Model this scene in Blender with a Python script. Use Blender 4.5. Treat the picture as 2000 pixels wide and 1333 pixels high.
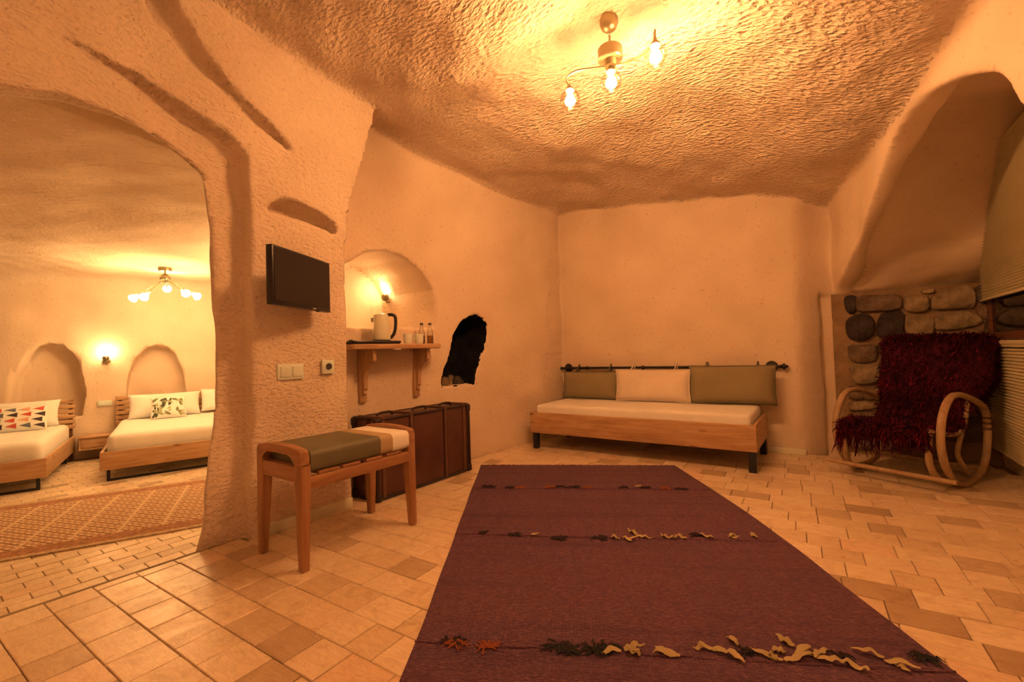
import bpy, bmesh, math, random
import numpy as np
from mathutils import Vector, Matrix, noise as mnoise

for o in list(bpy.data.objects): bpy.data.objects.remove(o)
random.seed(7); RNG = np.random.default_rng(11)
SC = bpy.context.scene; COL = SC.collection

# ------------------------------------------------------------------ camera, world, exposure
CAMZ = 1.05
FPX = 870.0
R = ((0.8160, 0.0420, 0.5766), (0.5775, -0.0050, -0.8164), (-0.0314, 0.9991, -0.0283))
cd = bpy.data.cameras.new('camera'); cam = bpy.data.objects.new('camera', cd); COL.objects.link(cam)
cd.sensor_width = 36.0; cd.lens = 36.0 * FPX / 2000.0; cd.clip_start = 0.02; cd.clip_end = 100
_m = Matrix(R); _q = _m.to_quaternion(); _q.normalize()
cam.matrix_world = Matrix.Translation((0, 0, CAMZ)) @ _q.to_matrix().to_4x4()
SC.camera = cam
wd = bpy.data.worlds.new('night'); SC.world = wd; wd.use_nodes = True
wd.node_tree.nodes['Background'].inputs[0].default_value = (0.02, 0.02, 0.04, 1)
wd.node_tree.nodes['Background'].inputs[1].default_value = 0.3
SC.view_settings.view_transform = 'Standard'; SC.view_settings.look = 'None'
SC.view_settings.gamma = 1.0; SC.view_settings.use_curve_mapping = False
SC.view_settings.exposure = 1.64
SC.cycles.use_light_tree = False
LAMP_COL = (1.0, 0.44, 0.15)
BED_COL = (1.0, 0.54, 0.20)
P_MAIN = 250.0      # emission of the three bulbs in the main room
P_BED = 50.0
P_FILL = 75.0      # unseen fill lamp, added behind the viewpoint to even out the brightness       # emission of the bedroom ceiling bulbs
P_SCONCE = 48.0

def project(p):
    q = cam.matrix_world.inverted() @ Vector(p)
    d = -q.z
    if d <= 0.05: return None
    return (1000 + FPX * q.x / d, 666.5 - FPX * q.y / d, d)

# ------------------------------------------------------------------ materials
def srgb(r, g, b):
    f = lambda c: (c / 12.92 if c <= .04045 else ((c + .055) / 1.055) ** 2.4)
    return (f(r), f(g), f(b))

class NT:
    def __init__(s, name):
        s.m = bpy.data.materials.new(name); s.m.use_nodes = True
        s.t = s.m.node_tree; s.n = s.t.nodes; s.l = s.t.links
        s.bsdf = s.n['Principled BSDF']; s.out = s.n['Material Output']
        s.tc = s.n.new('ShaderNodeTexCoord')
    def new(s, t, **kw):
        n = s.n.new(t)
        for k, v in kw.items(): setattr(n, k, v)
        return n
    def put(s, node, key, v):
        if hasattr(v, 'is_output'): s.l.new(v, node.inputs[key])
        else: node.inputs[key].default_value = v
    def mapping(s, vec, scale=(1, 1, 1), rot=(0, 0, 0)):
        n = s.new('ShaderNodeMapping'); s.l.new(vec, n.inputs[0])
        n.inputs['Scale'].default_value = scale; n.inputs['Rotation'].default_value = rot
        return n.outputs[0]
    def noise(s, vec, scale, detail=4, rough=.55, dist=0):
        n = s.new('ShaderNodeTexNoise'); s.l.new(vec, n.inputs['Vector'])
        n.inputs['Scale'].default_value = scale; n.inputs['Detail'].default_value = detail
        n.inputs['Roughness'].default_value = rough; n.inputs['Distortion'].default_value = dist
        return n
    def ramp(s, fac, stops):
        n = s.new('ShaderNodeValToRGB'); s.l.new(fac, n.inputs[0])
        e = n.color_ramp.elements
        while len(e) < len(stops): e.new(.5)
        for i, (p, c) in enumerate(stops):
            e[i].position = p; e[i].color = (*c, 1) if len(c) == 3 else c
        return n.outputs[0]
    def math(s, op, a, b=None, c=None):
        n = s.new('ShaderNodeMath', operation=op)
        s.put(n, 0, a)
        if b is not None: s.put(n, 1, b)
        if c is not None: s.put(n, 2, c)
        return n.outputs[0]
    def mix(s, fac, a, b, blend='MIX'):
        n = s.new('ShaderNodeMix', data_type='RGBA', blend_type=blend)
        s.put(n, 0, fac)
        for k, v in ((6, a), (7, b)):
            if isinstance(v, tuple): v = (*v[:3], 1)
            s.put(n, k, v)
        return n.outputs[2]
    def bump(s, h, strength, dist, prev=None):
        n = s.new('ShaderNodeBump'); s.l.new(h, n.inputs['Height'])
        n.inputs['Strength'].default_value = strength; n.inputs['Distance'].default_value = dist
        if prev is not None: s.l.new(prev, n.inputs['Normal'])
        return n.outputs[0]
    def fin(s, col=None, rough=None, normal=None, metal=None, spec=None, sheen=None):
        b = s.bsdf
        if col is not None:
            if isinstance(col, tuple): col = (*col[:3], 1)
            s.put(b, 'Base Color', col)
        if rough is not None: s.put(b, 'Roughness', rough)
        if normal is not None: s.l.new(normal, b.inputs['Normal'])
        if metal is not None: s.put(b, 'Metallic', metal)
        if spec is not None: s.put(b, 'Specular IOR Level', spec)
        if sheen is not None: s.put(b, 'Sheen Weight', sheen)
        return s.m

def cave(name, c1, c2, scale, rot, strength, dist, pits=.35, warp=.25, rough=.9, chips=0, clip=None):
    t = NT(name); P = t.tc.outputs['Object']
    w = t.noise(P, 1.3, 1)
    off = t.new('ShaderNodeVectorMath', operation='MULTIPLY_ADD')
    t.l.new(w.outputs['Color'], off.inputs[0]); off.inputs[1].default_value = (warp,) * 3; t.l.new(P, off.inputs[2])
    V = off.outputs[0]
    st = t.noise(t.mapping(V, scale, rot), 1.0, 2, .55)          # chisel strokes
    fine = t.noise(P, 70, 2, .6)
    big = t.noise(P, 2.2, 1)
    so = st.outputs[0]
    if clip: so = t.math('MULTIPLY', t.math('SMOOTH_MIN', so, clip, .08), 1.5)
    h = t.math('ADD', t.math('MULTIPLY', so, 1.0), t.math('MULTIPLY', fine.outputs[0], .28))
    if chips:
        vc = t.new('ShaderNodeTexVoronoi'); t.l.new(t.mapping(V, tuple(x * .8 for x in scale), rot), vc.inputs['Vector']); vc.inputs['Scale'].default_value = 1.0
        h = t.math('ADD', h, t.math('MULTIPLY', vc.outputs['Distance'], chips))
    vo = t.new('ShaderNodeTexVoronoi'); t.l.new(V, vo.inputs['Vector']); vo.inputs['Scale'].default_value = 9
    pit = t.math('LESS_THAN', vo.outputs['Distance'], .07)
    h = t.math('SUBTRACT', h, t.math('MULTIPLY', pit, pits))
    col = t.ramp(big.outputs[0], [(.3, c1), (.7, c2)])
    spk = t.noise(P, 34, 1, .7)
    sp = t.ramp(spk.outputs[0], [(.66, (1, 1, 1)), (.74, (.72, .62, .55))])
    col = t.mix(.55, col, sp, 'MULTIPLY')
    return t.fin(col, rough, t.bump(h, strength, dist), spec=.2)

def fx(c): return (min(.88, c[0]), min(.88, c[1] * 1.28), min(.86, c[2] * 1.4))
def plain(name, c, rough=.6, bump=None, var=.0, metal=0, spec=.5, sheen=0, vscale=6, stretch=(1, 1, 1)):
    t = NT(name); P = t.tc.outputs['Object']; c = fx(c)
    v = t.noise(t.mapping(P, stretch), vscale, 3)
    d = tuple(x * (1 - var) for x in c); u = tuple(min(1, x * (1 + var)) for x in c)
    col = t.ramp(v.outputs[0], [(.3, d), (.7, u)])
    nrm = None
    if bump:
        b = t.noise(t.mapping(P, bump[3] if len(bump) > 3 else (1, 1, 1)), bump[0], 3)
        nrm = t.bump(b.outputs[0], bump[1], bump[2])
    return t.fin(col, rough, nrm, metal, spec, sheen)

def wood(name, c1, c2, axis='Y', rough=.45, knots=True):
    t = NT(name); P = t.tc.outputs['Object']; c1, c2 = fx(c1), fx(c2)
    s = {'X': (1.2, 14, 14), 'Y': (14, 1.2, 14), 'Z': (14, 14, 1.2)}[axis]
    k = {'X': (3.2, .3, 8), 'Y': (.3, 3.2, 8), 'Z': (8, .3, 3.2)}[axis]
    g = t.noise(t.mapping(P, s), 2.2, 5, .6, .6)
    f = t.noise(t.mapping(P, s), 9, 3, .6)
    col = t.ramp(g.outputs[0], [(.28, c1), (.5, tuple((a + b) / 2 for a, b in zip(c1, c2))), (.72, c2)])
    if knots:
        vo = t.new('ShaderNodeTexVoronoi'); t.l.new(t.mapping(P, k), vo.inputs['Vector']); vo.inputs['Scale'].default_value = 1.1
        kf = t.ramp(vo.outputs['Distance'], [(.04, (.22, .14, .1)), (.1, (.6, .5, .42)), (.2, (1, 1, 1))])
        col = t.mix(.8, col, kf, 'MULTIPLY')
    col = t.mix(.25, col, t.ramp(f.outputs[0], [(.35, (.6, .6, .6)), (.6, (1, 1, 1))]), 'MULTIPLY')
    return t.fin(col, rough, t.bump(f.outputs[0], .15, .002), spec=.4)

def emit(name, c, s):
    t = NT(name); e = t.new('ShaderNodeEmission')
    e.inputs[0].default_value = (*c, 1); e.inputs[1].default_value = s
    t.l.new(e.outputs[0], t.out.inputs[0]); return t.m

def clear_glass(name, tint=(1, .97, .93), refl=1.0):
    t = NT(name)
    tr = t.new('ShaderNodeBsdfTransparent'); tr.inputs[0].default_value = (*tint, 1)
    gl = t.new('ShaderNodeBsdfGlossy'); gl.inputs['Roughness'].default_value = .03
    fr = t.new('ShaderNodeLayerWeight'); fr.inputs[0].default_value = .25
    mx = t.new('ShaderNodeMixShader')
    t.l.new(t.math('MULTIPLY', fr.outputs['Fresnel'], .55 * refl), mx.inputs[0])
    t.l.new(tr.outputs[0], mx.inputs[1]); t.l.new(gl.outputs[0], mx.inputs[2])
    t.l.new(mx.outputs[0], t.out.inputs[0]); return t.m

TUFF1, TUFF2 = (.74, .62, .5), (.83, .71, .59)
M = {}
M['tuff_left'] = cave('tuff_chiselled', TUFF1, TUFF2, (34, 32, 58), (.5, 0, 0), 1.0, .015, pits=.55, clip=.56)
M['tuff_ceiling'] = cave('tuff_rough_ceiling', TUFF1, TUFF2, (27, 56, 40), (0, 0, .75), 1.0, .032, warp=.12, chips=.55, clip=.53)
M['tuff_shelf'] = cave('tuff_medium', TUFF1, TUFF2, (34, 32, 40), (.4, 0, 0), .7, .009, pits=.4)
M['tuff_back'] = cave('tuff_fine', TUFF1, TUFF2, (30, 24, 30), (0, .6, 0), .4, .009, pits=.2)
M['tuff_bay'] = cave('tuff_smooth', (.76, .64, .51), (.84, .72, .59), (6, 5, 12), (0, .5, 0), .3, .008, pits=.05)
M['tuff_bed'] = cave('tuff_bedroom', (.74, .61, .48), (.82, .69, .56), (26, 26, 26), (0, .4, 0), .35, .008, pits=.12)
M['tuff_bed_ceiling'] = cave('tuff_bedroom_ceiling', TUFF1, TUFF2, (50, 20, 40), (0, 0, .3), .9, .014, warp=.2)
M['soot'] = plain('soot_black_rock', (.012, .009, .011), .95, (18, .9, .03), .5, spec=.1)

def tile_mat():
    t = NT('travertine_tile'); P = t.tc.outputs['Object']
    g = t.new('ShaderNodeNewGeometry'); oi = t.new('ShaderNodeObjectInfo')
    r = t.math('FRACT', t.math('ADD', g.outputs['Random Per Island'], t.math('MULTIPLY', oi.outputs['Random'], 7.31)))
    add = t.new('ShaderNodeVectorMath', operation='ADD'); t.l.new(P, add.inputs[0])
    cb = t.new('ShaderNodeCombineXYZ'); t.l.new(t.math('MULTIPLY', r, 37), cb.inputs[0]); t.l.new(t.math('MULTIPLY', r, 91), cb.inputs[1])
    t.l.new(cb.outputs[0], add.inputs[1]); V = add.outputs[0]
    base = t.ramp(r, [(0, (.50, .39, .27)), (.15, (.78, .65, .48)), (.5, (.87, .74, .56)), (.8, (.9, .79, .62)), (1, (.85, .66, .49))])
    cl = t.noise(V, 7, 5, .65, 1.2)
    col = t.mix(.7, base, t.ramp(cl.outputs[0], [(.3, (.74, .66, .58)), (.5, (1, 1, 1)), (.75, (1.0, .95, .88))]), 'MULTIPLY')
    vn = t.noise(t.mapping(V, (3, 14, 3), (0, 0, .6)), 2, 5, .7, 1.5)
    col = t.mix(.35, col, t.ramp(vn.outputs[0], [(.42, (1, 1, 1)), (.5, (.62, .5, .4)), (.56, (1, 1, 1))]), 'MULTIPLY')
    ro = t.ramp(cl.outputs[0], [(.3, (.42,) * 3), (.7, (.26,) * 3)])
    return t.fin(col, ro, t.bump(cl.outputs[0], .12, .004), spec=.45)
M['tile'] = tile_mat()
M['grout'] = plain('grout', (.3, .19, .12), .95, (60, .4, .003), .2)
M['skirting'] = plain('skirting_stone', (.74, .58, .43), .5, (30, .1, .002), .1)

def kilim():
    t = NT('kilim_wool'); P = t.tc.outputs['Object']
    g = t.noise(t.mapping(P, (60, 190, 60)), 1, 2, .6)
    bands = t.noise(t.mapping(P, (.35, 6, 1)), 1.6, 4, .6)
    col = t.ramp(g.outputs[0], [(.3, (.085, .04, .10)), (.52, (.14, .066, .13)), (.72, (.235, .12, .16))])
    col = t.mix(.8, col, t.ramp(bands.outputs[0], [(.3, (.62, .6, .72)), (.5, (1, 1, 1)), (.7, (1.0, .9, .8))]), 'MULTIPLY')
    w = t.new('ShaderNodeTexWave', wave_type='BANDS', bands_direction='Y'); t.l.new(P, w.inputs[0]); w.inputs['Scale'].default_value = 40; w.inputs['Distortion'].default_value = 1.5
    w2 = t.new('ShaderNodeTexWave', wave_type='BANDS', bands_direction='X'); t.l.new(P, w2.inputs[0]); w2.inputs['Scale'].default_value = 22; w2.inputs['Distortion'].default_value = 1.0
    h = t.math('ADD', t.math('MULTIPLY', w.outputs[1], .5), t.math('MULTIPLY', w2.outputs[1], .6))
    h = t.math('ADD', h, t.math('MULTIPLY', g.outputs[0], .7))
    return t.fin(col, .95, t.bump(h, .8, .006), spec=.1, sheen=.1)
M['kilim'] = kilim()

def bokhara():
    t = NT('bokhara_wool'); P = t.tc.outputs['Object']
    sx = t.new('ShaderNodeSeparateXYZ'); t.l.new(P, sx.inputs[0])
    X, Y = sx.outputs[0], sx.outputs[1]
    tri = lambda v, p: t.math('PINGPONG', t.math('MULTIPLY', v, 1.0), p)
    dx, dy = tri(X, .055), tri(Y, .055)
    dia = t.math('ADD', dx, dy)
    lat = t.math('LESS_THAN', t.math('ABSOLUTE', t.math('SUBTRACT', dia, .055)), .010)
    cen = t.math('LESS_THAN', dia, .022)
    cen2 = t.math('GREATER_THAN', dia, .092)
    ex, ey = tri(X, .14), tri(Y, .16)
    col = t.mix(lat, (.74, .55, .37), (.27, .15, .1))
    col = t.mix(cen, col, (.40, .2, .13)); col = t.mix(cen2, col, (.34, .17, .11))
    ln = t.math('LESS_THAN', ex, .012)
    col = t.mix(t.math('MULTIPLY', ln, .7), col, (.8, .62, .44))
    n = t.noise(P, 70, 3); col = t.mix(.35, col, t.ramp(n.outputs[0], [(.35, (.6, .6, .6)), (.65, (1, 1, 1))]), 'MULTIPLY')
    return t.fin(col, .95, t.bump(n.outputs[0], .4, .004), spec=.1)
M['bokhara'] = bokhara()
M['bok_dark'] = plain('bokhara_border_red', (.40, .17, .1), .95, (80, .5, .004), .35, spec=.1, vscale=40)
M['bok_light'] = plain('bokhara_border_tan', (.55, .33, .2), .95, (80, .5, .004), .3, spec=.1, vscale=40)
PINE1, PINE2 = (.42, .19, .095), (.66, .36, .2)
M['pine_x'] = wood('pine_x', PINE1, PINE2, 'X'); M['pine_y'] = wood('pine_y', PINE1, PINE2, 'Y'); M['pine_z'] = wood('pine_z', PINE1, PINE2, 'Z', knots=False)
OAK1, OAK2 = (.27, .1, .05), (.47, .205, .1)
M['oak_x'] = wood('oak_x', OAK1, OAK2, 'X', .4, False); M['oak_y'] = wood('oak_y', OAK1, OAK2, 'Y', .4, False); M['oak_z'] = wood('oak_z', OAK1, OAK2, 'Z', .4, False)
M['bent'] = wood('bentwood', (.34, .18, .1), (.52, .3, .17), 'Z', .45, False)
M['dark_wood'] = wood('dark_window_wood', (.1, .03, .018), (.22, .075, .04), 'Y', .35, False)
M['black_metal'] = plain('black_metal', (.018, .017, .022), .45, (40, .15, .002), .2, .3)
M['black_plastic'] = plain('black_plastic', (.014, .012, .017), .3)
M['screen'] = plain('tv_screen', (.013, .009, .013), .22, spec=.4)
M['mount'] = plain('mount_grey', (.06, .055, .06), .5, metal=.5)
M['chrome'] = plain('silver', (.6, .58, .55), .25, metal=1)
M['white_plastic'] = plain('white_plastic', (.74, .66, .56), .35)
M['socket_hole'] = plain('socket_dark', (.05, .04, .04), .6)
M['cream'] = plain('cream_linen', (.88, .76, .62), .8, (9, .25, .02), .04, spec=.2, sheen=.2)
M['sheet'] = plain('white_sheet', (.86, .78, .68), .8, (7, .3, .02), .03, spec=.2, sheen=.2)
M['olive'] = plain('olive_faux_leather', (.145, .112, .07), .5, (30, .12, .004), .12, spec=.4)
M['olive_linen'] = plain('olive_linen', (.27, .185, .105), .85, (90, .3, .003), .08, spec=.2, sheen=.2)
M['peach'] = plain('peach_linen', (.80, .56, .45), .85, (90, .3, .003), .05, spec=.2, sheen=.2)
M['tan'] = plain('tan_fabric', (.46, .28, .16), .8, (80, .2, .003), .08)
M['leather'] = plain('brown_leather', (.085, .026, .022), .42, (22, .3, .006), .3, spec=.5, vscale=5)
M['leather_dark'] = plain('dark_leather', (.03, .013, .014), .5, (40, .3, .004), .3)
M['strap'] = plain('strap_leather', (.13, .048, .03), .5, (40, .3, .004), .25)
M['old_brass'] = plain('old_brass', (.22, .13, .07), .45, metal=.9, var=.2)
M['brass'] = plain('brushed_bronze', (.26, .18, .1), .38, metal=.85, var=.08)
M['red_shag'] = plain('red_shag', (.05, .005, .014), .9, (60, .6, .01), .55, spec=.1, vscale=9)
M['red_shag2'] = plain('red_shag_tip', (.15, .006, .018), .85, None, .6, spec=.15, vscale=5)
M['black_cloth'] = plain('black_cloth', (.014, .012, .018), .9)
M['blind'] = plain('pleated_blind', (.62, .46, .3), .8, None, .05)
M['pane'] = plain('night_pane', (.008, .008, .012), .05, spec=.8)
M['ceramic'] = plain('cream_ceramic', (.8, .7, .58), .25)
M['kettle'] = plain('kettle_shell', (.72, .58, .43), .3, spec=.5)
M['clay'] = plain('terracotta', (.3, .09, .05), .7, (30, .2, .003), .15)
M['glass'] = clear_glass('clear_globe_glass'); M['bottle'] = clear_glass('bottle_glass', (.93, .92, .88), 1.4)
M['water'] = clear_glass('bottle_content', (.62, .45, .3), 1.2)
M['cap'] = plain('bottle_cap', (.05, .035, .03), .4)
M['mortar'] = plain('lime_mortar', (.3, .17, .1), .95, (30, .7, .02), .25, spec=.1)
ST = [('a', (.10, .062, .05)), ('b', (.16, .095, .07)), ('c', (.29, .185, .12)), ('d', (.05, .033, .033)), ('e', (.2, .115, .072))]
for k, c in ST: M['stone_' + k] = plain('field_stone_' + k, c, .85, (16, .9, .022), .5, spec=.2, vscale=9)
M['yarn_cream'] = plain('yarn_cream', (.45, .3, .15), .9, (120, .3, .003), .15)
M['yarn_dark'] = plain('yarn_dark', (.03, .018, .028), .9)
M['yarn_rust'] = plain('yarn_rust', (.3, .07, .035), .9)
M['yarn_blue'] = plain('yarn_blue_black', (.02, .02, .026), .9)
M['print_red'] = plain('print_red', (.58, .08, .05), .85); M['print_blue'] = plain('print_grey_blue', (.13, .13, .15), .85); M['print_dark'] = plain('print_dark', (.05, .03, .035), .85)
M['print_peach'] = plain('print_peach', (.72, .32, .2), .85)
M['leaf_a'] = plain('print_leaf_green', (.19, .17, .08), .85); M['leaf_b'] = plain('print_leaf_dark', (.06, .06, .04), .85); M['leaf_c'] = plain('print_leaf_pale', (.4, .34, .17), .85)
M['bulb_main'] = emit('main_bulb_glow', LAMP_COL, P_MAIN)
M['bulb_bed'] = emit('bedroom_bulb_glow', BED_COL, P_BED)
M['bulb_sconce'] = emit('sconce_bulb_glow', BED_COL, P_SCONCE)

# ------------------------------------------------------------------ object helpers
def link(name, me, mat=None, parent=None, loc=None, rotz=0):
    o = bpy.data.objects.new(name, me); COL.objects.link(o)
    if mat is not None and me is not None and not me.materials: me.materials.append(M[mat] if isinstance(mat, str) else mat)
    if parent is not None: o.parent = parent
    if loc is not None: o.location = loc
    if rotz: o.rotation_euler = (0, 0, rotz)
    return o
def obj(name, bm, mat, parent=None, smooth=True, loc=None, rotz=0, angle=.6):
    me = bpy.data.meshes.new(name); bmesh.ops.recalc_face_normals(bm, faces=bm.faces); bm.to_mesh(me); bm.free()
    if smooth:
        me.polygons.foreach_set('use_smooth', [True] * len(me.polygons))
        try: me.set_sharp_from_angle(angle=angle)
        except Exception: pass
    return link(name, me, mat, parent, loc, rotz)
def tag(o, label, cat, group=None):
    o['label'] = label; o['category'] = cat
    if group: o['group'] = group
    return o
def thing(name, label, cat, loc=(0, 0, 0), rotz=0, group=None):
    o = bpy.data.objects.new(name, None); COL.objects.link(o); o.empty_display_size = .1
    o.location = loc; o.rotation_euler = (0, 0, rotz); return tag(o, label, cat, group)
def struct(o, label=None):
    o['kind'] = 'structure'
    if label: o['label'] = label
    return o
def dup(root, loc, rotz, label, group=None):
    def cp(o, par):
        c = o.copy(); COL.objects.link(c); c.parent = par
        for ch in o.children: cp(ch, c)
        return c
    r = cp(root, None); r.location = loc; r.rotation_euler = (0, 0, rotz); r['label'] = label
    if group: r['group'] = group
    return r

def bx(bm, c, s, bev=0, seg=2, rot=None):
    """box centred at c with full sizes s, bevelled"""
    r = bmesh.ops.create_cube(bm, size=1.0); vs = r['verts']
    bmesh.ops.scale(bm, vec=s, verts=vs)
    if bev > 0:
        es = list({e for v in vs for e in v.link_edges})
        rr = bmesh.ops.bevel(bm, geom=es, offset=bev, segments=seg, profile=.5, affect='EDGES')
        vs = list({v for f in rr['faces'] for v in f.verts} | {v for v in vs if v.is_valid})
        seen = set(vs); stack = list(vs)
        while stack:
            v = stack.pop()
            for e in v.link_edges:
                w = e.other_vert(v)
                if w not in seen: seen.add(w); stack.append(w)
        vs = list(seen)
    if rot is not None: bmesh.ops.rotate(bm, cent=(0, 0, 0), matrix=rot, verts=vs)
    bmesh.ops.translate(bm, vec=c, verts=vs)
    return vs
def box(c, s, bev=0, seg=2, rot=None):
    bm = bmesh.new(); bx(bm, c, s, bev, seg, rot); return bm
def bb(x0, x1, y0, y1, z0, z1, bev=0, seg=2):
    return box(((x0 + x1) / 2, (y0 + y1) / 2, (z0 + z1) / 2), (x1 - x0, y1 - y0, z1 - z0), bev, seg)
def catmull(pts, n=8, closed=False):
    P = [Vector(p) for p in pts]; out = []; m = len(P)
    rng = range(m) if closed else range(m - 1)
    for i in rng:
        p0 = P[(i - 1) % m] if closed or i > 0 else P[0] * 2 - P[1]
        p1, p2 = P[i], P[(i + 1) % m]
        p3 = P[(i + 2) % m] if closed or i + 2 < m else P[-1] * 2 - P[-2]
        for k in range(n):
            t = k / n
            out.append(.5 * ((2 * p1) + (p2 - p0) * t + (2 * p0 - 5 * p1 + 4 * p2 - p3) * t * t + (3 * p1 - p0 - 3 * p2 + p3) * t ** 3))
    if not closed: out.append(P[-1])
    return out
def tube(bm, pts, r, seg=10, closed=False, flat=1.0, cap=True):
    P = [Vector(p) for p in pts]; n = len(P)
    rs = r if isinstance(r, (list, tuple)) else [r] * n
    up = Vector((0, 0, 1)); rings = []; prev = None
    for i in range(n):
        a = P[(i - 1) % n] if (closed or i > 0) else P[i]; b = P[(i + 1) % n] if (closed or i < n - 1) else P[i]
        d = (b - a).normalized()
        if prev is None:
            s = d.cross(up)
            if s.length < .05: s = d.cross(Vector((1, 0, 0)))
            s.normalize()
        else:
            s = prev - d * prev.dot(d); s.normalize()
        prev = s; t = s.cross(d)
        rings.append([bm.verts.new(P[i] + (s * math.cos(2 * math.pi * k / seg) + t * math.sin(2 * math.pi * k / seg) * flat) * rs[i]) for k in range(seg)])
    m = n if closed else n - 1
    for i in range(m):
        A, B = rings[i], rings[(i + 1) % n]
        for k in range(seg): bm.faces.new((A[k], A[(k + 1) % seg], B[(k + 1) % seg], B[k]))
    if cap and not closed:
        bm.faces.new(rings[0][::-1]); bm.faces.new(rings[-1])
def lathe(bm, prof, c=(0, 0, 0), seg=24, axis='Z', mat=None):
    """prof: list of (r, h)"""
    rings = []; new = []
    for r, h in prof:
        if r < 1e-5:
            v = bm.verts.new((0, 0, h)); rings.append([v]); new.append(v)
        else:
            rg = [bm.verts.new((r * math.cos(2 * math.pi * k / seg), r * math.sin(2 * math.pi * k / seg), h)) for k in range(seg)]
            rings.append(rg); new += rg
    for A, B in zip(rings, rings[1:]):
        if len(A) == 1 and len(B) == 1: continue
        for k in range(seg):
            j = (k + 1) % seg
            if len(A) == 1: bm.faces.new((A[0], B[j], B[k]))
            elif len(B) == 1: bm.faces.new((A[k], A[j], B[0]))
            else: bm.faces.new((A[k], A[j], B[j], B[k]))
    if axis == 'X': bmesh.ops.rotate(bm, cent=(0, 0, 0), matrix=Matrix.Rotation(math.pi / 2, 3, 'Y'), verts=new)
    if axis == 'Y': bmesh.ops.rotate(bm, cent=(0, 0, 0), matrix=Matrix.Rotation(-math.pi / 2, 3, 'X'), verts=new)
    if mat is not None: bmesh.ops.transform(bm, matrix=mat, verts=new, space=Matrix.Identity(4))
    bmesh.ops.translate(bm, vec=c, verts=new)
    return new
def lathe_bm(*a, **k):
    bm = bmesh.new(); lathe(bm, *a, **k); return bm
def sphere_prof(r, n=10, a0=-90, a1=90, h=0):
    return [(max(0, r * math.cos(math.radians(a0 + (a1 - a0) * i / n))), h + r * math.sin(math.radians(a0 + (a1 - a0) * i / n))) for i in range(n + 1)]
def prism(bm, poly, y0, y1, plane='XZ'):
    """extrude polygon (a,b) in plane between two offsets on the third axis"""
    f = {'XZ': lambda a, b, c: (a, c, b), 'YZ': lambda a, b, c: (c, a, b), 'XY': lambda a, b, c: (a, b, c)}[plane]
    A = [bm.verts.new(f(a, b, y0)) for a, b in poly]; B = [bm.verts.new(f(a, b, y1)) for a, b in poly]
    n = len(poly)
    bm.faces.new(A); bm.faces.new(B[::-1])
    for i in range(n): bm.faces.new((A[i], A[(i + 1) % n], B[(i + 1) % n], B[i]))

# ------------------------------------------------------------------ cave shell: one rock field, surface nets
def rectgrid(spans):
    out = []
    for a, b, h in spans:
        n = max(1, int(round((b - a) / h))); out += list(np.linspace(a, b, n, endpoint=False))
    out.append(spans[-1][1]); return np.array(out, np.float32)
GX = rectgrid([(-9.25, -8.95, .1), (-8.95, -3.75, .045), (-3.75, 1.3, .025)])
GY = rectgrid([(-1.9, -.1, .09), (-.1, 5.6, .025), (5.6, 6.3, .07)])
GZ = rectgrid([(-.35, 3.3, .027)])
def poly_sdf(P, X, Y):
    P = np.array(P, np.float32); d = np.full(np.broadcast(X, Y).shape, 1e9, np.float32); s = np.ones_like(d)
    n = len(P)
    for i in range(n):
        a, b = P[i], P[i - 1]
        ex, ey = b[0] - a[0], b[1] - a[1]; wx, wy = X - a[0], Y - a[1]
        t = np.clip((wx * ex + wy * ey) / (ex * ex + ey * ey), 0, 1)
        d = np.minimum(d, (wx - ex * t) ** 2 + (wy - ey * t) ** 2)
        c1, c2, c3 = Y >= a[1], Y < b[1], ex * wy > ey * wx
        s = np.where((c1 & c2 & c3) | (~c1 & ~c2 & ~c3), -s, s)
    return s * np.sqrt(d)
def smax(a, b, k):
    h = np.clip(.5 + .5 * (a - b) / k, 0, 1); return b + (a - b) * h + k * h * (1 - h)
def smin(a, b, k): return -smax(-a, -b, k)
def sstep(x, a, b):
    t = np.clip((x - a) / (b - a), 0, 1); return t * t * (3 - 2 * t)

def xleft(y, z):
    ye = 1.95 + .24 * sstep(z, 1.9, 3.0)
    return np.where(y < ye, -2.81 - .0 * y, -3.15 + .115 * (y - 2.1))
DOOR_OUT = [(-.75, -1), (-.75, 1.7), (-.55, 2.15), (-.2, 2.45), (.285, 2.55), (.474, 2.59), (.716, 2.55), (1.03, 2.44), (1.19, 2.39), (1.285, 2.30), (1.285, 1.6), (1.27, .6), (1.265, -1)]
DOOR_IN = [(-.62, -1), (-.62, 1.6), (-.45, 2.0), (-.1, 2.2), (.295, 2.265), (.49, 2.313), (.70, 2.315), (.86, 2.275), (.98, 2.215), (1.075, 2.15), (1.105, 2.0), (1.118, 1.3), (1.108, .8), (1.05, .2), (1.0, -.05), (1.0, -1)]
WIN = [(2.02, 1.31), (2.02, 1.66), (2.15, 1.80), (2.34, 1.935), (2.55, 1.985), (2.75, 1.95), (2.93, 1.84), (3.04, 1.69), (3.06, 1.5), (3.05, 1.31)]
HOLE = [(3.11, .76), (3.15, .93), (3.21, 1.08), (3.28, 1.25), (3.39, 1.385), (3.5, 1.455), (3.58, 1.47), (3.68, 1.43), (3.74, 1.37), (3.75, 1.28), (3.67, 1.07), (3.58, .91), (3.53, .74)]
SLOT = [(1.375, 1.98), (1.39, 2.035), (1.45, 2.085), (1.52, 2.105), (1.62, 2.095), (1.76, 2.06), (1.86, 2.01), (1.875, 1.955), (1.86, 1.935), (1.75, 1.965), (1.6, 1.985), (1.48, 1.985)]
GROOVE = [(.74, 3.3), (.93, 3.3), (.915, 3.03), (1.085, 2.80), (1.26, 2.665), (1.41, 2.575), (1.56, 2.46), (1.53, 2.40), (1.36, 2.455), (1.19, 2.545), (.98, 2.68), (.82, 2.86), (.76, 3.05)]
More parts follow.
